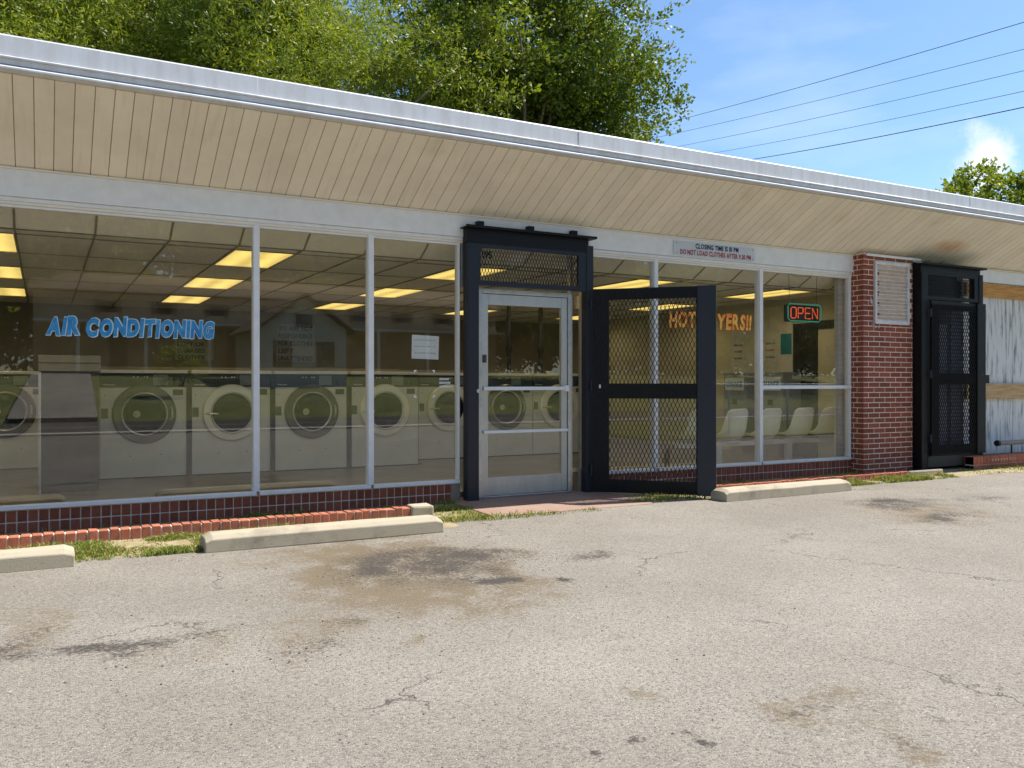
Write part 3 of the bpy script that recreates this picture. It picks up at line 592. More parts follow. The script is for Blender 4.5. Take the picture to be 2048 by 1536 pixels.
# louvre on the pillar
b = MB(); X0, X1, Z0, Z1 = 9.66, 10.35, 2.0, 2.83
b.box((X0, -0.235, Z0), (X0 + 0.035, -0.19, Z1)); b.box((X1 - 0.035, -0.235, Z0), (X1, -0.19, Z1)); b.box((X0 + 0.035, -0.234, Z0), (X1 - 0.035, -0.19, Z0 + 0.05)); b.box((X0 + 0.035, -0.234, Z1 - 0.04), (X1 - 0.035, -0.19, Z1))
vent = b.build('wall_vent', mat('vent_metal', (0.80, 0.79, 0.78), 0.45, 0.3, scale=14), BLD, bevel=0.003)
b = MB(); n = 15
for k in range(n):
    z = Z0 + 0.055 + k * (Z1 - Z0 - 0.10) / n; tl = random.uniform(-0.004, 0.004)
    b.prof_x([(-0.232, z + tl), (-0.230, z - 0.006 + tl), (-0.188, z + 0.012), (-0.190, z + 0.018)], X0 + 0.036, X1 - 0.036)
b.build('louvre_slats', MATS['vent_metal'], vent)
b = MB(); b.box((X0 + 0.03, -0.19, Z0 + 0.02), (X1 - 0.03, -0.17, Z1 - 0.02)); b.build('vent_backing', darkm, vent)
b = MB()                                                     # smear of sealant round the louvre
for x, z, r in ((9.61, 2.32, .016), (9.62, 2.29, .022), (9.60, 2.35, .009), (9.63, 2.26, .012), (9.66, 1.98, .014), (9.70, 1.96, .018), (9.76, 1.955, .014), (9.82, 1.97, .010), (9.63, 2.0, .010)):
    b.lathe_y((x, -0.204, z), [(r, 0), (r * .8, -0.004), (0.0005, -0.006)], 9)
b.build('sealant', mat('sealant', (0.62, 0.55, 0.52), 0.7), vent)

# boarded-up bay on the right
b = MB(); xs = [11.85, 13.06, 14.27, 15.5, 16.7]
for i in range(4): b.box((xs[i] + 0.003, -0.01 - 0.004 * (i % 2), 0.15), (xs[i + 1] - 0.003, 0.02, 2.72))
b.build('plywood_boarding', plyw, BLD)
b = MB(); b.box((11.86, -0.055, 2.50), (16.7, -0.015, 2.70)); b.build('header_board', lumo, BLD, bevel=0.004)
b = MB(); b.box((11.86, -0.06, 0.98), (16.7, -0.016, 1.21)); b.build('brace_board', lum, BLD, bevel=0.004)
b = MB(); b.box((11.8, 0.0, -0.05), (16.7, 0.15, 0.145)); o = b.build('base_wall', mortar, BLD)
b = MB(); bricks(b, 11.8, 16.7, 0.0, 0.0, 2, 0.066, 0.065, 0.010, 0.006, False); b.build('bricks', brickm, o)
b = MB(); b.box((10.46, 0.05, 0.0), (11.85, 0.12, 2.93)); b.box((10.46, -0.16, 0.0), (11.85, 0.05, 0.17)); b.build('recess_wall', darkm, BLD)
# wire guard of the boarded bay: low brick ledge with cored bricks
t = thing('brick_ledge', 'low brick ledge in front of the boarded bay at the right edge', 'ledge')
b = MB(); x = 11.35; k = 0
while x < 15:
    w = 0.066 if k < 5 else 0.20; b.box((x, -0.50, 0.07), (x + w, -0.36, 0.185)); x += w + 0.01; k += 1
x = 11.35
while x < 15: b.box((x, -0.50, 0.0), (x + 0.2, -0.36, 0.062)); x += 0.21
b.build('brick_row', curbm, t, bevel=0.003)
b = MB(); b.box((11.35, -0.49, 0), (15, -0.37, 0.178)); b.build('mortar', mortar, t)
b = MB()
for k in range(9): b.lathe_y((11.78 + k * 0.068, -0.500, 0.128), [(0.017, 0.004), (0.017, -0.002), (0.001, -0.003)], 10)
b.build('core_pattern', mat('dusty_core', (0.6, 0.42, 0.34), 0.9), t)
t = thing('drain_pipe', 'short grey capped pipe lying on bracket before the boarded bay', 'pipe')
b = MB(); b.tube([(12.15, -0.33, 0.34), (13.1, -0.33, 0.34)], 0.035, 14); b.build('pipe', mat('grey_pipe', (0.26, 0.24, 0.21), 0.6), t, smooth=False)
b = MB(); b.tube([(12.14, -0.33, 0.34), (12.19, -0.33, 0.34)], 0.043, 14); b.build('cap', darkm, t)
b = MB(); b.tube([(12.5, -0.33, 0.0), (12.5, -0.33, 0.32)], 0.012, 6); b.build('support', darkm, t)

# closing-time sign on the head band
t = thing('wall_sign', 'long white sign reading closing time is 10 PM on the head band', 'sign', (6.42, -0.04, 2.705))
b = MB(); b.box((0, -0.006, 0), (1.27, 0, 0.165)); b.build('sign_board', mat('sign_white', (0.62, 0.67, 0.73), 0.4, var=0.03), t)
navy = mat('navy_paint', (0.012, 0.03, 0.10), 0.5); red = mat('red_paint', (0.42, 0.035, 0.03), 0.5)
lettering('lettering', 'CLOSING TIME IS 10 PM', 0.056, navy, (0.33, -0.0085, 0.096), (1, 0, 0), (0, 0, 1), t, offset=0.055, jitter=0.05, gap=0.21, width=0.67, seed=2)
lettering('lettering', 'DO NOT LOAD CLOTHES AFTER 9.30 PM', 0.056, red, (0.10, -0.0085, 0.018), (1, 0, 0), (0, 0, 1), t, offset=0.055, jitter=0.05, gap=0.21, width=1.10, seed=3)
b = MB()
for x, z in ((0.05, 0.14), (0.05, 0.03), (1.235, 0.14), (1.235, 0.03)): b = MB(); b.lathe_y((x, -0.006, z), [(0.006, 0), (0.004, -0.003), (0.0005, -0.004)], 8); b.build('screw', darkm, t)
bpy.data.objects.remove(bpy.data.objects['small_lettering'])
b = MB(); rr_ = random.Random(4)                             # small worn stickers: three illegible lines and four tape corners
for k in range(3):
    x = 3.49
    while x < 3.59 + 0.02 * k: w = rr_.uniform(0.006, 0.014); b.box((x, GY - 0.007, 1.24 - k * 0.038), (x + w, GY - 0.005, 1.26 - k * 0.038)); x += w + 0.004
for x, z, sx, sz in ((3.215, 1.34, 1, -1), (3.44, 1.34, -1, -1), (3.215, 1.065, 1, 1), (3.44, 1.065, -1, 1)):
    b.add([(x, GY - 0.006, z), (x + 0.035 * sx, GY - 0.006, z), (x, GY - 0.006, z + 0.035 * sz)], [(0, 1, 2)])
b.build('sticker', paper, w3)
t = thing('paper_notice', 'white paper notice taped inside the pane left of the door', 'notice', (3.196, GY + 0.012, 1.445))
b = MB(); b.add([(0, 0, 0.008), (0.290, 0, 0), (0.296, 0, 0.235), (0.005, 0, 0.245)], [(0, 1, 2, 3)]); b.v += [(x, y + 0.002, z) for x, y, z in b.v]; b.f += [[7, 6, 5, 4], [0, 4, 5, 1], [1, 5, 6, 2], [2, 6, 7, 3], [3, 7, 4, 0]]; b.t += [0.5] * 5; b.mi += [0] * 5
b.build('sheet', paper, t)
for i, s in enumerate(('Service Number', 'Self Service  8am to 10', 'Closed Sundays  No Change')):
    lettering('print', s, 0.012, ink, (0.03, -0.0015, 0.19 - i * 0.065), (1, 0, 0), (0, 0, 1), t, width=0.23, gap=0.15)

# ------------------------------------------------------------------ security gates of expanded metal
def expanded(b, o, r, u, Wd, Ht, w, h, t, dpt=0.004, flat=0.14):
    o, r, u = Vector(o), Vector(r).normalized(), Vector(u).normalized(); n = r.cross(u); nc = max(1, int(round(Wd / (w / 2)))); hw = Wd / nc
    for i in range(nc + 1):
        pts = []; j = 0; z = 0.0
        while z < Ht:
            s = 1 if (i + j) % 2 else -1; x = i * hw + s * (hw / 2 - t * 0.25)
            for zz in (z - h * flat / 2, z + h * flat / 2):
                zc = min(max(zz, 0), Ht); pts.append((min(max(x, 0), Wd), zc))
            j += 1; z += h / 2
        V = []; F = []
        for x, zz in pts:
            p = o + r * x + u * zz; V += [p - r * t / 2 - n * dpt / 2, p + r * t / 2 - n * dpt / 2, p + r * t / 2 + n * dpt / 2, p - r * t / 2 + n * dpt / 2]
        for k in range(len(pts) - 1):
            for q in range(4): F.append((k * 4 + q, k * 4 + (q + 1) % 4, k * 4 + 4 + (q + 1) % 4, k * 4 + 4 + q))
        b.add(V, F, 0.5)
def gate_frame(t, x0, x1, yb, yf, zt, ztr, post=0.125, leaf_top=2.2, blackb=blackb):
    """fixed part: posts, header with flange, transom panel"""
    b = MB(); b.box((x0, yf, 0.0), (x0 + post, yb, ztr)); b.build('post', blackb, t, bevel=0.003); b = MB(); b.box((x1 - post * 0.7, yf + 0.004, 0.0), (x1, yb, zt - 0.10)); b.build('post', blackb, t, bevel=0.003)
    b = MB(); b.box((x0 - 0.005, yf + 0.01, ztr), (x1 - 0.06, yb, zt - 0.03)); b.box((x0 - 0.04, yf - 0.05, zt - 0.03), (x1 + 0.015, yb, zt - 0.018)); b.box((x0 - 0.04, yf - 0.05, zt - 0.018), (x1 + 0.015, yf - 0.042, zt - 0.005)); b.build('header', black, t, bevel=0.002)
    b = MB()
    za, zb = leaf_top, ztr; xa, xb = x0 + post, x1 - post * 0.7
    b.box((xa, yf + 0.01, zb - 0.035), (xb, yf + 0.05, zb)); b.box((xa, yf + 0.01, za), (xb, yf + 0.05, za + 0.05)); b.box((xa, yf + 0.012, za + 0.05), (xa + 0.025, yf + 0.05, zb - 0.035)); b.box((xb - 0.10, yf + 0.012, za + 0.05), (xb, yf + 0.05, zb - 0.035)); b.build('transom_frame', blackb, t)
    b = MB(); expanded(b, (xa + 0.01, yf + 0.03, za + 0.03), (1, 0, 0), (0, 0, 1), xb - xa - 0.02, zb - za - 0.05, 0.034, 0.085, 0.0055); b.build('transom_mesh', black, t)
def gate_leaf(L, H, mat_lip, dirx=1):
    """leaf in its own frame: hinge edge at x=0, face to -y"""
    root = None; b = MB(); lf = 0.20; rt = L - 0.22; zo = (0.14, 1.01, 1.17, 2.07); k = H / 2.19; zo = [z * k for z in zo]
    b.box((0.03, 0, 0), (lf, 0.028, H)); b.box((rt, 0.0, 0), (L - 0.205, 0.028, H))
    for za, zb in ((0, zo[0]), (zo[1], zo[2]), (zo[3], H)): b.box((lf, 0.001, za), (rt, 0.027, zb))
    leaf = b.build('gate_leaf', black, None, bevel=0.002)
    b = MB(); expanded(b, (0.03, -0.006, 0.012), (1, 0, 0), (0, 0, 1), L - 0.235, H - 0.024, 0.043, 0.098, 0.0066, 0.007); b.build('leaf_mesh', black, leaf)
    b = MB(); b.box((L - 0.205, -0.022, -0.002), (L - 0.015, 0.03, H + 0.002)); b.build('lock_strip', mat_lip, leaf, bevel=0.003)
    b = MB(); b.box((L - 0.14, -0.026, H * 0.525), (L - 0.07, -0.0215, H * 0.533)); b.build('lock_slot', darkm, leaf)
    b = MB()
    for z in (0.18, H * 0.5, H - 0.22): b = MB(); b.tube([(0.012, 0.0, z), (0.012, 0.0, z + 0.11)], 0.014, 10); b.build('hinge', blackb, leaf)
    return leaf
g1 = thing('security_gate', 'open black expanded metal security gate round the aluminium door', 'gate')
gate_frame(g1, 3.73, 5.245, -0.025, -0.135, 2.80, 2.62)
lf = gate_leaf(1.34, 2.19, blackb); lf.parent = g1; lf.location = (5.19, -0.155, 0.035); lf.rotation_euler.z = math.atan2(-0.915, 0.93)
b = MB()
for x in (3.86, 4.45, 4.99): b = MB(); b.box((x, -0.10, 2.795), (x + 0.07, -0.036, 2.855)); b.build('bracket', black, g1)
b = MB(); b.lathe_y((3.845, -0.135, 1.13), [(0.022, 0), (0.020, -0.01), (0.012, -0.014), (0.001, -0.015)], 16); b.build('lock_cylinder', alu, g1)
b = MB(); b.box((0.095, -0.010, 1.12), (0.115, -0.004, 1.16)); b.build('latch', alu, lf)
g2 = thing('security_gate', 'closed black security gate between the brick pillar and boarded bay', 'gate')
gate_frame(g2, 10.47, 11.83, -0.17, -0.33, 2.86, 2.73, leaf_top=2.36, blackb=black)
lf2 = gate_leaf(1.22, 2.12, black); lf2.parent = g2; lf2.location = (10.61, -0.355, 0.22)
b = MB(); b.box((10.60, -0.335, 0.06), (11.75, -0.28, 0.21)); b.build('kick_plate', mat('dirty_black', (0.05, 0.045, 0.035), 0.7), g2)
b = MB(); b.box((11.78, -0.375, 1.21), (11.90, -0.33, 1.33)); b.build('hasp', black, g2)
# pale items propped behind the closed gate
b = MB(); b.box((11.10, -0.150, 0.30), (11.27, -0.13, 2.05)); b.box((11.36, -0.150, 0.30), (11.60, -0.13, 2.25)); b.build('inner_door_panel', mat('inner_door', (0.20, 0.20, 0.26), 0.4), BLD)
# rusty little post by the open gate
t = thing('rusty_post', 'short rusty yellow steel post beside the open gate', 'post', (6.66, -0.34, 0))
b = MB(); b.tube([(0, 0, 0), (0, 0, 0.36)], 0.016, 10); b.tube([(0, 0, 0.36), (0.01, 0, 0.40), (0.035, 0, 0.405), (0.045, 0, 0.37), (0.045, 0, 0.2)], 0.011, 8); b.build('rod', mat('rust_yellow', (0.30, 0.17, 0.03), 0.7, scale=20, col2=(0.12, 0.05, 0.02)), t)
b = MB(); b.box((-0.022, -0.02, 0.13), (0.06, 0.02, 0.155)); b.build('collar', MATS['rust_yellow'], t)

# ------------------------------------------------------------------ washers
def washer(ring_light, label, loc, ry=0):
    t = thing('washing_machine', label, 'washing machine', loc, 'front loading washing machines')
    b = MB(); b.box((0.0, 0.0, 0.0), (0.955, 0.95, 1.06)); b.build('body', steel, t, bevel=0.006)
    b = MB(); b.box((0.012, -0.006, 1.062), (0.943, 0.9, 1.225)); p = b.build('control_panel', panelm, t, bevel=0.003)
    b = MB(); b.box((0.0, -0.012, 1.227), (0.955, 0.9, 1.268)); b.build('top_trim', steell, t, bevel=0.004)
    b = MB(); b.box((0.57, -0.011, 1.085), (0.735, -0.0065, 1.21)); b.build('coin_plate', mat('green_grey_plate', (0.16, 0.19, 0.17), 0.4), p)
    b = MB(); b.box((0.80, -0.030, 1.09), (0.815, -0.0065, 1.17)); b.build('coin_slide', darkm, p)
    b = MB()
    for x in (0.40, 0.475, 0.505): b.lathe_y((x, -0.0065, 1.185), [(0.008, 0), (0.006, -0.002), (0.0005, -0.002)], 8)
    b.box((0.35, -0.008, 1.178), (0.362, -0.0065, 1.192)); b.build('indicator', paper, p)
    lettering('lettering', 'Wascomat', 0.017, paper, (0.03, -0.0085, 1.085), (1, 0, 0), (0, 0, 1), p, offset=0.02, width=0.125)
    c = (0.475, -0.001, 0.745)
    b = MB(); b.lathe_y(c, [(0.352, 0.0), (0.352, -0.018), (0.335, -0.034), (0.262, -0.040), (0.250, -0.026), (0.250, -0.001)], 64); d = b.build('door', steell if ring_light else ringd, t, smooth=True)
    m_ = d.modifiers.new('es', 'EDGE_SPLIT'); m_.split_angle = R(35)
    b = MB(); b.lathe_y(c, [(0.258, -0.037), (0.256, -0.048), (0.242, -0.050), (0.238, -0.036)], 64); b.build('door_rim', alu, d, smooth=True)
    b = MB(); b.lathe_y(c, [(0.242, -0.034), (0.20, -0.050), (0.12, -0.062), (0.05, -0.066), (0.0005, -0.067)], 48); b.build('porthole', port, d, smooth=True)
    if not ring_light:
        b = MB(); b.lathe_y((c[0] - 0.09, c[1], c[2] + 0.0), [(0.042, -0.055), (0.042, -0.0665), (0.0005, -0.0685)], 24); b.build('round_sticker', mat('cream_sticker', (0.52, 0.50, 0.34), 0.6), d)
        b = MB(); b.tube([(0.765, -0.040, 0.68), (0.775, -0.060, 0.70), (0.775, -0.060, 0.80), (0.765, -0.040, 0.82)], 0.012, 8); b.build('door_handle', alu, d)
    else:
        b = MB(); b.tube([(0.155, -0.045, 0.74), (0.20, -0.070, 0.742), (0.30, -0.075, 0.735)], 0.011, 8); b.build('door_handle', alu, d)
    b = MB(); b.box((0.012, -0.004, 0.70), (0.085, -0.0005, 0.815)); b.build('warning_label', mat('dark_label', (0.09, 0.09, 0.085), 0.5), t)
    b = MB(); b.box((0.79, -0.004, 0.965), (0.905, -0.0005, 1.035)); b.build('hatch', mat('dark_olive', (0.07, 0.07, 0.04), 0.5), t)
    b = MB()
    for x, z in ((0.05, 0.97), (0.32, 0.25), (0.66, 0.26), (0.90, 0.98)): b.lathe_y((x, 0, z), [(0.007, 0), (0.005, -0.003), (0.0005, -0.004)], 8)
    b.build('bolt', darkm, t)
    return t
lab = ['first washing machine from the left, dark ringed door, beside the brown cabinet', 'second washing machine from the left, pale ringed door behind the first mullion', 'third washing machine from the left, dark ringed door behind the middle pane', 'fourth washing machine from the left, pale ringed door right of the second mullion',
       'pale ringed washing machine seen behind the paper notice pane, left of the door', 'dark ringed washing machine seen through the left of the glass door', 'pale ringed washing machine cut by the right stile of the glass door']
pa = washer(False, lab[0], (0.567, 3.1, 0.10)); pb = washer(True, lab[1], (1.567, 3.1, 0.10))
for i, (proto, x, y) in enumerate(((pa, 2.567, 3.1), (pb, 3.567, 3.1), (pb, 4.80, 3.75), (pa, 5.765, 3.75), (pb, 6.73, 3.75))):
    o = copy_tree(proto); o.location = (x, y, 0.10); o['label'] = lab[i + 2]
o = copy_tree(pa); o.location = (-0.92, 5.0, 0.10); o['label'] = 'dim washing machine far back behind the left edge of the photo'
o = copy_tree(pb); o.location = (-1.92, 5.0, 0.10); o['label'] = 'dim washing machine in the rear row, outside the left of the photo'
t = thing('machine_base', 'dark concrete plinth carrying the row of washing machines', 'plinth')
b = MB(); b.box((0.56, 3.14, 0.0), (4.60, 4.1, 0.099)); b.box((4.79, 3.79, 0.0), (7.70, 4.75, 0.099)); b.build('plinth', brownm, t)
t = thing('bulkhead', 'tan ledge box running behind the washing machine tops', 'ledge')
b = MB(); b.box((0.50, 4.06, 0.1), (4.62, 4.30, 1.42)); b.box((4.78, 4.71, 0.1), (7.70, 4.95, 1.42)); b.build('ledge', mat('tan_laminate', (0.33, 0.29, 0.20), 0.5), t)
b = MB()  # near-black bars stand in for the shade in the gaps between washers
for k in range(4): b.box((1.510 + k, 3.082, 0.1), (1.572 + k, 3.5, 1.325)) if k < 3 else None
b.box((5.756, 3.78, 0.1), (5.764, 4.5, 1.33)); b.box((6.721, 3.78, 0.1), (6.729, 4.5, 1.33)); b.build('gap_shade_bar', darkm, t)
t = thing('side_cabinet', 'brown cabinet with a tan top at the left end of the washers', 'cabinet', (-0.04, 2.05, 0.085))
b = MB(); b.box((0, 0, 0), (0.545, 1.0, 1.24)); b.build('body', brownm, t, bevel=0.004)
b = MB(); b.box((-0.012, -0.02, 1.245), (0.56, 1.0, 1.33)); b.box((-0.012, -0.03, 1.333), (0.56, 1.0, 1.41)); b.build('top', mat('tan_laminate', (0.33, 0.29, 0.20), 0.5), t, bevel=0.004)
b = MB(); b.box((-0.012, -0.008, 0.0), (0.012, -0.0005, 1.24)); b.build('edge_strip', alu, t)
for x, y, l in ((6.62, 4.35, 'left one'), (7.22, 4.35, 'right one')):
    t = thing('ceiling_pole', 'dark steel pole above the washers seen in the door glass, ' + l, 'pole', (x, y, 0), 'dark poles behind the door glass')
    b = MB(); b.tube([(0, 0, 1.36), (0, 0, 2.5)], 0.035, 10); b.tube([(0, 0, 1.72), (0, 0, 1.82)], 0.055, 10); b.build('pole', darkm, t)
# notice boards on the rear wall
def board(label, x, y, z, w, h, lines, col, lh=0.06):
    t = thing('notice_board', label, 'notice board', (x, y, z))
    b = MB(); b.box((0, -0.015, 0), (w, 0, h)); b.build('board', mat('board_grey', (0.36, 0.36, 0.34), 0.6), t)
    for i, s in enumerate(lines): lettering('lettering', s, lh, col, (0.04, -0.018, h - (i + 1) * h / len(lines) + 0.02), (1, 0, 0), (0, 0, 1), t, offset=0.05, width=(w - 0.08) * min(1, len(s) / 9), gap=0.15)
board('grey board on the rear wall reading not responsible for clothes left unattended', 3.78, 8.19, 1.62, 0.72, 0.70, ['WE ARE NOT', 'RESPONSIBLE', 'FOR CLOTHES', 'LEFT', 'UNATTENDED'], ink, 0.085)
board('grey board on the rear wall reading not responsible for lost or damaged clothes', 2.02, 8.19, 1.62, 0.66, 0.70, ['WE ARE NOT', 'RESPONSIBLE', 'FOR', 'LOST OR', 'DAMAGED', 'CLOTHES'], mat('teal_ink', (0.02, 0.08, 0.09), 0.6), 0.07)

# ------------------------------------------------------------------ waiting seats
seats = thing('seat_row', 'row of cream plastic shell seats on a steel beam inside the window', 'seating', (8.12, 0.66, 0.085))
def shell():
    nu, nv = 13, 22; V = []
    prof = [(0.50, 0.375), (0.47, 0.395), (0.36, 0.382), (0.22, 0.355), (0.12, 0.36), (0.05, 0.41), (0.01, 0.50), (-0.02, 0.62), (-0.05, 0.73), (-0.065, 0.79)]
    for j in range(nv):
        s = j / (nv - 1); q = s * (len(prof) - 1); i = min(int(q), len(prof) - 2); f = q - i
        y = prof[i][0] * (1 - f) + prof[i + 1][0] * f; z = prof[i][1] * (1 - f) + prof[i + 1][1] * f
        hw = 0.225 if s < 0.5 else 0.225 - 0.055 * ((s - 0.5) / 0.5) ** 1.5
        if s > 0.9: hw *= math.sqrt(max(0.0, 1 - ((s - 0.9) / 0.1) ** 2 * 0.55))
        if s < 0.08: hw *= 0.85 + 0.15 * s / 0.08
        for k in range(nu):
            u = -1 + 2 * k / (nu - 1); e = abs(u) ** 3
            V.append((u * hw, y + e * (0.10 if s > 0.35 else 0.10 * s / 0.35), z + e * (0.05 * (1 - s) + 0.05 * math.sin(PI * min(1, s * 1.4)))))
    F = [(j * nu + k, j * nu + k + 1, (j + 1) * nu + k + 1, (j + 1) * nu + k) for j in range(nv - 1) for k in range(nu - 1)]
    b = MB(); b.add(V, F, 0.5); o = b.build('seat', chairm, seats, smooth=True)
    m_ = o.modifiers.new('thick', 'SOLIDIFY'); m_.thickness = 0.009; s_ = o.modifiers.new('sub', 'SUBSURF'); s_.levels = 1; s_.render_levels = 1
    return o
s0 = shell()
for x in (-0.62, 0.62, 1.24, 1.79): o = s0.copy(); C.objects.link(o); o.parent = seats; o.location = (x, 0, 0)
b = MB(); b.box((-0.9, 0.16, 0.28), (1.95, 0.24, 0.335)); b.build('beam', steel, seats)
for x in (-0.25, 1.05): b = MB(); b.box((x, 0.17, 0.0), (x + 0.09, 0.23, 0.28)); b.box((x - 0.01, 0.0, 0.0), (x + 0.10, 0.42, 0.02)); b.build('leg', steel, seats)
for x in (0, 0.62, 1.24): b = MB(); b.box((x - 0.12, 0.10, 0.335), (x + 0.12, 0.30, 0.352)); b.build('bracket', steel, seats)

# ------------------------------------------------------------------ right partition: boards, doorway, change machines
pw = 10.118
b = MB(); b.box((pw - 0.012, 1.62, 1.28), (pw, 2.28, 2.42)); b.box((pw - 0.012, 2.31, 1.28), (pw, 2.95, 2.42)); b.build('wall_panel', mat('white_panel', (0.62, 0.60, 0.50), 0.5), BLD)
b = MB(); b.box((pw - 0.02, 1.14, 0.09), (pw - 0.001, 1.60, 2.12)); b.box((pw - 0.025, 0.50, 2.02), (pw - 0.001, 1.14, 2.14)); b.build('dark_doorway', darkm, BLD)
b = MB(); b.box((pw - 0.02, 0.62, 1.42), (pw, 0.78, 1.62)); b.box((pw - 0.02, 0.62, 1.25), (pw, 0.70, 1.33)); tag(b.build('wall_switches', brownm), 'dark switch boxes on the tan partition wall near the window', 'switch box')
b = MB(); b.box((pw - 0.016, 1.64, 1.66), (pw - 0.0125, 1.86, 1.98)); tag(b.build('teal_poster', mat('teal_paper', (0.015, 0.20, 0.24), 0.6)), 'plain teal poster on the white wall panel', 'poster')
for y, s in ((2.2, 'right'), (2.92, 'left')):
    t = thing('price_list', 'small white notice with three lines on the wall panel, ' + s + ' one', 'notice', (pw - 0.014, y, 1.55), 'three line notices on the wall panels')
    b = MB(); b.box((-0.003, -0.26, 0), (0, 0, 0.36)); b.build('sheet', mat('cream_paper', (0.62, 0.60, 0.5), 0.6), t)
    for i, (tx, mm) in enumerate((('Change at the', navy), ('WASHERS', red), ('No Refund', ink))): lettering('print', tx, 0.036, mm, (-0.005, -0.03, 0.28 - i * 0.11), (0, -1, 0), (0, 0, 1), t, offset=0.03, width=0.19)
for y, extra, lb in ((2.72, 'One', 'grey change machine on the partition wall, the left of the two'), (1.95, 'Bus', 'grey change machine on the partition wall, the right of the two')):
    t = thing('change_machine', lb, 'change machine', (pw - 0.40, y, 0.1), 'coin change machines')
    b = MB(); b.box((0, -0.50, 0.55), (0.385, 0, 1.28)); b.build('cabinet', mat('grey_cabinet', (0.30, 0.32, 0.34), 0.45), t, bevel=0.006)
    b = MB(); b.box((-0.005, -0.46, 1.0), (0, -0.04, 1.2)); sg = b.build('sign_plate', paper, t)
    lettering('lettering', 'CHANGE', 0.085, blue, (-0.008, -0.07, 1.06), (0, -1, 0), (0, 0, 1), sg, offset=0.05, width=0.36)
    b = MB(); b.box((0.05, -0.38, -0.015), (0.35, -0.12, 0.55)); b.build('pedestal', walli, t)
    b = MB(); b.box((-0.004, -0.30, 0.78), (0, -0.2, 0.86)); b.build('bill_slot', darkm, t)
b = MB(); b.box((9.38, 0.13, 0.085), (9.465, 0.20, 2.62)); tag(b.build('inner_post', mat('white_post', (0.62, 0.62, 0.58), 0.5)), 'tall white painted post inside the window by the brick pillar', 'post')
bpy.data.objects['inner_post'].data.clear_geometry() if False else None

# neon OPEN sign
t = thing('open_sign', 'red and green neon open sign hanging inside the right window', 'neon sign', (8.43, 0.13, 2.02))
redn = mat('neon_red', (0.6, 0.08, 0.04), 0.4, emit=(1.0, 0.13, 0.06), estr=0.28); grn = mat('neon_green', (0.03, 0.36, 0.27), 0.4, emit=(0.03, 0.5, 0.36), estr=0.12)
b = MB(); b.box((-0.02, 0.01, -0.01), (0.60, 0.045, 0.21)); b.build('back_box', darkm, t, bevel=0.01)
b = MB(); r_ = 0.008; P4 = [(0.04, -0.012, 0.0), (0.56, -0.012, 0.0), (0.60, -0.012, 0.03), (0.60, -0.012, 0.19), (0.57, -0.012, 0.22), (0.03, -0.012, 0.22), (0.0, -0.012, 0.19), (0.0, -0.012, 0.03), (0.04, -0.012, 0.0)]; b.tube(P4, r_, 8); b.build('border_tube', grn, t)
b = MB()
def st(pts): b.tube([(x, -0.014, z) for x, z in pts], 0.0075, 8)
def O_(x): st([(x, .05), (x, .16), (x + .02, .175), (x + .075, .175), (x + .095, .16), (x + .095, .05), (x + .075, .035), (x + .02, .035), (x, .05)])
O_(0.05); st([(.18, .035), (.18, .175), (.255, .175), (.27, .16), (.27, .115), (.255, .10), (.185, .10)]); st([(.40, .175), (.31, .175), (.31, .035), (.40, .035)]); st([(.31, .105), (.39, .105)]); st([(.44, .035), (.44, .175), (.535, .04), (.535, .175)])
b.build('letter_tube', redn, t)
b = MB(); b.tube([(0.06, 0.02, 0.21), (0.045, 0.02, 0.63)], 0.003, 5); b.tube([(0.55, 0.02, 0.21), (0.56, 0.02, 0.63)], 0.003, 5); b.tube([(0.05, 0.02, 0.61), (0.2, 0.02, 0.58), (0.4, 0.02, 0.60), (0.555, 0.02, 0.62)], 0.003, 5); b.build('hanging_wire', wire, t)

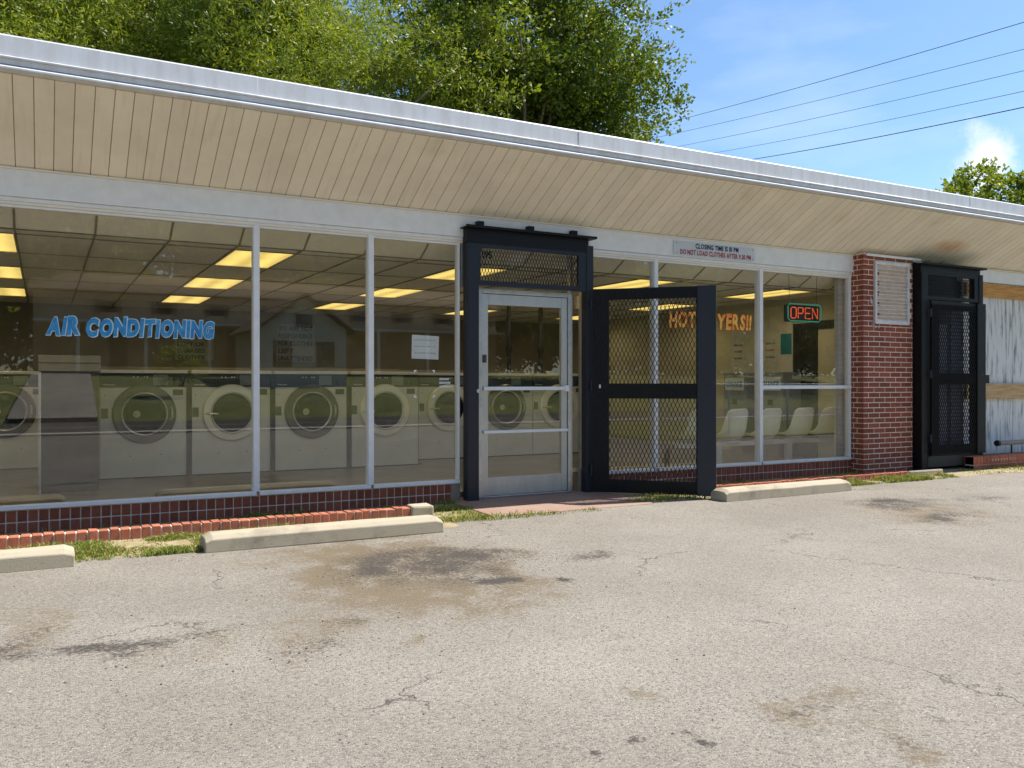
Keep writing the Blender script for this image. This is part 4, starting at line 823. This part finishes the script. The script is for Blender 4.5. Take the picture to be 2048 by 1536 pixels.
# ------------------------------------------------------------------ trees
lm_fine = leaf_material('leaves_fine', [(0.08, 0.12, 0.012), (0.13, 0.18, 0.018), (0.19, 0.24, 0.024), (0.26, 0.30, 0.035), (0.33, 0.33, 0.07)], 0.34)
lm_dark = leaf_material('leaves_dark', [(0.055, 0.09, 0.010), (0.09, 0.135, 0.016), (0.13, 0.18, 0.022), (0.18, 0.225, 0.028), (0.24, 0.26, 0.05)], 0.32)
bark = mat('bark', (0.17, 0.13, 0.09), 0.9, var=0.25, scale=3, stretch=(3, 3, 0.6), bump=0.6, bscale=12)
def tree(name, label, cat, base, h, crown_c, crown_r, nclump, per, ll, lw, lmat, seed, sig=0.45, group=None, trunk_r=0.28, nlimb=16, droop=0.0):
    r = np.random.default_rng(seed); t = thing(name, label, cat, base, group)
    d = r.normal(size=(nclump * 3, 3)); d /= np.linalg.norm(d, axis=1, keepdims=True); rad = r.random(nclump * 3) ** 0.45
    lob = 0.78 + 0.30 * np.sin(d[:, 0] * 4.1 + seed) * np.cos(d[:, 1] * 3.7 + seed * 2) + 0.16 * np.sin(d[:, 2] * 6.3 + seed)
    cc = d * (rad * lob)[:, None] * np.array(crown_r) + np.array(crown_c)
    k = np.sin(cc[:, 0] * 1.15 + seed) + np.sin(cc[:, 1] * 1.3 + 1.7 * seed) + np.sin(cc[:, 2] * 1.5 + 0.7 * seed); cc = cc[k > -0.75][:nclump]
    n = len(cc); cs = r.uniform(0.6, 1.35, n) * sig; ct = r.uniform(0, 0.55, n)
    # each clump is a spray of twigs; leaves sit along the twigs
    tw = 9; m = per // tw
    td = r.normal(size=(n, tw, 3)); td[..., 2] = td[..., 2] * 0.7 + 0.15 - droop; td /= np.linalg.norm(td, axis=2, keepdims=True)
    s = r.random((n, tw, m)) ** 0.7 * (cs[:, None, None] * 2.0)
    P = cc[:, None, None, :] + td[:, :, None, :] * s[..., None] + r.normal(size=(n, tw, m, 3)) * 0.055 - np.array([0, 0, 1.0]) * (s[..., None] ** 2) * 0.10
    P = P.reshape(-1, 3); N_ = len(P)
    ax = np.repeat(td.reshape(-1, 3), m, 0) + r.normal(size=(N_, 3)) * 0.75; ax /= np.linalg.norm(ax, axis=1, keepdims=True)
    nr = r.normal(size=(N_, 3)) + np.array([0, 0, 0.6]); sd = np.cross(ax, nr); sd /= np.linalg.norm(sd, axis=1, keepdims=True) + 1e-9
    L = (r.uniform(0.65, 1.3, N_) * ll)[:, None]; Wd = (r.uniform(0.7, 1.25, N_) * lw)[:, None]
    V = np.stack([P, P + ax * L * 0.45 + sd * Wd / 2, P + ax * L, P + ax * L * 0.45 - sd * Wd / 2], 1).reshape(-1, 3)
    F = np.arange(N_ * 4).reshape(-1, 4); tint = np.clip(np.repeat(ct, tw * m) + r.random(N_) ** 2 * 0.55, 0, 1)
    np_mesh('crown', V, F, lmat, t, tint)
    b = MB(); top = Vector((crown_c[0] * 0.6, crown_c[1] * 0.6, crown_c[2] + crown_r[2] * 0.35)); b.tube([(0, 0, -0.1), (0.1, 0.05, h * 0.25), Vector((0.05, 0, 0)) + top * 0.6, top], trunk_r, 12, trunk_r * 0.22)
    for i in r.choice(n, min(nlimb, n), replace=False):
        e = Vector(cc[i]); z0 = min(e.z - 0.5, top.z - 0.3) * r.uniform(0.45, 0.85); f = z0 / top.z; s0_ = Vector((top.x * f, top.y * f, z0)); md = s0_.lerp(e, 0.5) + Vector((r.normal() * .3, r.normal() * .3, 0.4))
        b.tube([s0_, s0_.lerp(md, .5) + Vector((0, 0, .1)), md, md.lerp(e, .5) + Vector((r.normal() * .15, r.normal() * .15, .1)), e], trunk_r * 0.32, 6, 0.02)
    b.build('trunk', bark, t, smooth=True); return t
G = 'trees standing behind the laundromat'
tree('tree', 'feathery light green tree over the roof at the left edge', 'tree', (-3.2, 16.5, -0.03), 14, (0, 0, 9.8), (6.0, 4.4, 6.2), 1500, 126, 0.15, 0.036, lm_fine, 3, 0.36, G)
tree('tree', 'yellow green feathery tree over the roof, left of the photo centre', 'tree', (5.2, 15.6, -0.03), 14, (0, 0, 9.8), (6.2, 4.2, 6.4), 1600, 126, 0.15, 0.036, lm_fine, 8, 0.36, G)
tree('tree', 'darker broadleaf tree with open crown against the sky, centre of photo', 'tree', (14.6, 18.0, -0.03), 17, (0, 0, 11.5), (7.6, 5.5, 6.8), 1000, 126, 0.15, 0.09, lm_dark, 5, 0.46, G, 0.36, 26)
tree('tree', 'rear tree filling the gap behind the two feathery trees', 'tree', (1.5, 23.5, -0.03), 16, (0, 0, 11.5), (12, 4.0, 8.0), 1100, 99, 0.22, 0.10, lm_dark, 12, 0.6, G)
tree('tree', 'small bright green tree above the roof at the far right', 'tree', (39.6, 16.0, -0.03), 10, (0, 0, 7.6), (4.6, 3.4, 3.9), 520, 90, 0.20, 0.13, lm_fine, 15, 0.30, G)

# power lines behind the building, sagging between two poles outside the photo
def wire_pt(px, py, fw): r = (px - 1024) / 1716 * fw; return Vector((fw * 0.4787 + r * 0.878, fw * 0.878 - r * 0.4787 - 7.9, 1.2 + (768 - py) / 1716 * fw))
Aw, Bw = [], []
for i, (x0, y0, x1, y1, rr) in enumerate(((1310, 253, 2048, 48, .016), (1280, 283, 2048, 102, .012), (1335, 298, 2048, 145, .012), (1415, 309, 2048, 186, .012), (1490, 322, 2048, 218, .022))):
    a, c = wire_pt(x0, y0, 62), wire_pt(x1, y1, 36); d = c - a; A0 = a - d * 0.35; B0 = c + d * 0.25; pts = []
    for k in range(25):
        s = k / 24; p = A0.lerp(B0, s); p.z -= 0.0 + 1.1 * (s * (1 - s) - 0.2); pts.append(p)
    b = MB(); b.tube(pts, rr, 5); tag(b.build('power_line', wire), ['topmost power line crossing the blue sky', 'second power line from the top in the sky', 'middle of the five power lines in the sky', 'fourth power line from the top in the sky', 'lowest and thickest power line meeting the roof edge'][i], 'power line', 'power lines in the sky'); Aw.append(pts[0]); Bw.append(pts[-1])
for q, lb in ((Aw, 'far wooden utility pole hidden behind the trees'), (Bw, 'near wooden utility pole beyond the right edge')):
    cx = sum(p.x for p in q) / 5; cy = sum(p.y for p in q) / 5; zt = max(p.z for p in q) + 0.4
    t = thing('utility_pole', lb, 'utility pole', (cx, cy, 0)); b = MB(); b.tube([(0, 0, -0.1), (0, 0, zt)], 0.16, 12, 0.11); b.build('pole', bark, t)
    b = MB()
    for p in q: b.tube([(0, 0, p.z - 0.05), (p.x - cx, p.y - cy, p.z - 0.03)], 0.04, 6)
    b.build('crossarm', bark, t)

# ------------------------------------------------------------------ the far side of the street (seen mirrored in the windows)
b = MB(); b.box((-120, -22.4, -0.1), (120, -15.2, -0.012)); struct(b.build('road', roadm))
b = MB(); b.box((-120, -18.95, -0.01), (120, -18.83, -0.006)); b.box((-120, -18.72, -0.01), (120, -18.6, -0.006)); struct(b.build('road_marking', yellow))
b = MB(); b.box((-120, -15.2, -0.1), (120, -14.5, 0.04)); struct(b.build('near_verge', walkm))
n = 40; xs = np.linspace(-90, 110, n); ys = np.linspace(-22.4, -95, 30); XX, YY = np.meshgrid(xs, ys, indexing='ij'); ZZ = 1.9 * np.clip((-22.4 - YY) / 22, 0, 1) ** 0.9 + (fbm(XX, YY, 0.15, 5) - 0.5) * 0.3 * np.clip((-22.4 - YY) / 6, 0, 1)
I = np.arange(XX.size).reshape(XX.shape); F = np.stack([I[:-1, :-1], I[:-1, 1:], I[1:, 1:], I[1:, :-1]], -1).reshape(-1, 4)
lw_ = np_mesh('lawn', np.stack([XX, YY, ZZ - 0.01], -1).reshape(-1, 3), F, grassg); struct(lw_); lw_.data.polygons.foreach_set('use_smooth', np.ones(len(F), dtype=bool))
def hz(y): return 1.9 * min(max((-22.4 - y) / 22, 0), 1) ** 0.9
b = MB(); V = []; k = 12
for i in range(k): y = -22.4 - i * 2.0; V += [(-1.0 + i * 0.05, y, hz(y) + 0.14), (1.5 + i * 0.06, y, hz(y) + 0.14), (1.5 + i * .06, y, hz(y) - 0.3), (-1.0 + i * .05, y, hz(y) - 0.3)]
F = [(i * 4 + q, i * 4 + (q + 1) % 4, i * 4 + 4 + (q + 1) % 4, i * 4 + 4 + q) for i in range(k - 1) for q in range(4)]
b.add(V, F, 0.5); struct(b.build('driveway', mat('worn_concrete', (0.30, 0.27, 0.23), 0.9, var=0.2, scale=0.8)))
sid = mat('tan_siding', (0.46, 0.36, 0.24), 0.7, var=0.05); roofm = mat('brown_shingle', (0.12, 0.09, 0.07), 0.9); shut = mat('shutter', (0.16, 0.13, 0.08), 0.6); dwin = mat('dark_window', (0.02, 0.025, 0.03), 0.1, spec=0.8)
ap = thing('apartment_building', 'long tan two storey apartment building across the street with small shuttered windows', 'building', (0, -42, 1.78)); ap.scale = (1, 1, 1.26)
b = MB(); b.box((-0.5, -8, 0.0), (26, 0, 3.3)); b.build('wall', sid, ap)
b = MB(); b.box((-0.8, -8.3, 3.3), (26.3, 0.35, 3.42)); b.prof_x([(0.3, 3.42), (-4, 4.5), (-8.2, 3.42)], -0.7, 26.2); b.build('roof', roofm, ap)
b = MB(); b.box((-0.5, 0.0, 2.05), (26, 1.3, 2.15)); b.build('porch_roof', white, ap)
for k in range(9):
    x = 2.6 + k * 2.75; b = MB(); b.box((x, 0, 2.55), (x + 0.75, 0.03, 3.0)); o = b.build('window', dwin, ap)
    b = MB(); b.box((x - 0.28, 0, 2.5), (x - 0.03, 0.04, 3.05)); b.box((x + 0.78, 0, 2.5), (x + 1.03, 0.04, 3.05)); b.build('shutter', shut, o)
for k in range(8): b = MB(); b.tube([(1.5 + k * 3.2, 1.2, 0), (1.5 + k * 3.2, 1.2, 2.05)], 0.10, 10); b.build('porch_column', white, ap)
for k in range(4): b = MB(); x = 3.0 + k * 6; b.box((x, 0, 0.02), (x + 0.9, 0.04, 1.95)); b.build('door', shut, ap)
hs = thing('gabled_house', 'small white gabled house across the street', 'house', (9.0, -33.5, 1.02)); hs.scale = (1, 1, 1.25)
b = MB(); b.box((0, -6, 0), (4.2, 0, 2.3)); wl = [(0, 0, 2.3), (4.2, 0, 2.3), (2.1, 0, 3.5), (0, -6, 2.3), (4.2, -6, 2.3), (2.1, -6, 3.5)]; b.add(wl, [(0, 1, 2), (3, 5, 4), (0, 2, 5, 3), (1, 4, 5, 2), (0, 3, 4, 1)]); b.build('wall', mat('white_siding', (0.68, 0.68, 0.64), 0.6), hs)
b = MB(); b.add([(-0.35, 0.4, 2.12), (2.1, 0.4, 3.56), (2.1, -6.3, 3.56), (-0.35, -6.3, 2.12), (-0.35, 0.4, 2.22), (2.1, 0.4, 3.68), (2.1, -6.3, 3.68), (-0.35, -6.3, 2.22)], [(0, 3, 2, 1), (4, 5, 6, 7), (0, 1, 5, 4), (3, 7, 6, 2), (0, 4, 7, 3)]); b.add([(4.55, 0.4, 2.12), (2.1, 0.4, 3.56), (2.1, -6.3, 3.56), (4.55, -6.3, 2.12), (4.55, 0.4, 2.22), (2.1, 0.4, 3.68), (2.1, -6.3, 3.68), (4.55, -6.3, 2.22)], [(0, 1, 2, 3), (4, 7, 6, 5), (0, 4, 5, 1), (3, 2, 6, 7), (0, 3, 7, 4)]); b.build('roof', roofm, hs)
for x in (0.6, 2.7): b = MB(); b.box((x, 0, 0.8), (x + 0.9, 0.03, 1.8)); b.build('window', dwin, hs)
b = MB(); b.box((1.7, 0.0, 2.35), (2.5, 0.03, 2.85)); b.build('window', dwin, hs)
G2 = 'trees across the street mirrored in the windows'
t1 = tree('tree', 'big dark tree across the street mirrored in the leftmost pane', 'tree', (-7.5, -31, 1.4), 12, (0, 0, 6.5), (6.2, 5, 6.0), 340, 81, 0.34, 0.20, lm_fine, 31, 0.8, G2)
for x, y, z, s, rz, lb in ((-17, -40, 2.5, 1.3, 1, 'across the street far left of the driveway'), (2, -53, 1.8, 1.45, 2, 'behind the left end of the apartment building'), (13, -56, 1.8, 1.3, 3, 'behind the middle of the apartment building'), (25, -57, 1.8, 1.2, 4, 'behind the right end of the apartment building'),
                           (29, -36, 2.0, 0.95, 5, 'across the street right of the apartment building'), (43, -33, 1.6, 1.1, 6, 'across the street opposite the boarded bay'), (58, -24, 0.4, 1.2, 2.5, 'across the street far to the right'), (-28, -26, 0.6, 1.2, 0.4, 'across the street far to the left')):
    o = copy_tree(t1); o.location = (x, y, z); o.scale = (s, s, s); o.rotation_euler.z = rz; o['label'] = 'dark leafy tree ' + lb
t3 = tree('tree', 'low bushy tree with foliage down to the lawn, behind the driveway', 'tree', (-4.5, -47, 2.6), 9, (0, 0, 3.6), (6.0, 4.5, 4.6), 330, 72, 0.36, 0.22, lm_dark, 37, 0.85, G2)
for i, (x, y, s) in enumerate(((36, -52, 1.2), (46, -50, 1.35), (55, -54, 1.4), (66, -50, 1.5), (78, -48, 1.5), (90, -46, 1.6), (30, -62, 1.8), (-18, -52, 1.5), (50, -38, 0.8), (68, -30, 0.9))):
    o = copy_tree(t3); o.location = (x, y, 2.4); o.scale = (s, s, s); o.rotation_euler.z = i * 1.3; o['label'] = 'low bushy tree, %s of the bushes beyond the lawn' % ['first', 'second', 'third', 'fourth', 'fifth', 'sixth', 'hindmost', 'leftmost', 'nearest', 'rightmost near one'][i]
t2 = tree('shrub', 'round shrub on the lawn left of the driveway', 'shrub', (5.0, -29.5, 1.2), 1.4, (0, 0, 0.8), (1.1, 1.0, 0.8), 60, 72, 0.12, 0.07, lm_fine, 41, 0.22, 'shrubs across the street', 0.04, 6); t2['label'] = 'round shrub on the lawn right of the driveway'
o = copy_tree(t2); o.location = (-3.2, -27, 0.9); o.scale = (1.5, 1.5, 1.4); o['label'] = 'larger round shrub on the lawn left of the driveway'
# side fence with a strip of grass
b = MB(); b.box((11.4, -13.6, -0.01), (60, -6.4, 0.02)); struct(b.build('side_lawn', grassg))
fe = thing('chain_link_fence', 'grey chain link fence on the grass right of the parking lot', 'fence', (11.8, -6.9, 0.02), None, math.atan2(-2.2, 12))
b = MB(); expanded(b, (0, 0, 0.03), (1, 0, 0), (0, 0, 1), 12.0, 1.12, 0.14, 0.14, 0.006, 0.006, 0.02); b.build('fence_mesh', alu, fe)
b = MB(); b.tube([(0, 0, 1.17), (12, 0, 1.17)], 0.022, 8); b.build('top_rail', alu, fe)
for k in range(6): b = MB(); b.tube([(k * 2.4, 0, 0), (k * 2.4, 0, 1.22)], 0.03, 8); b.build('post', alu, fe)
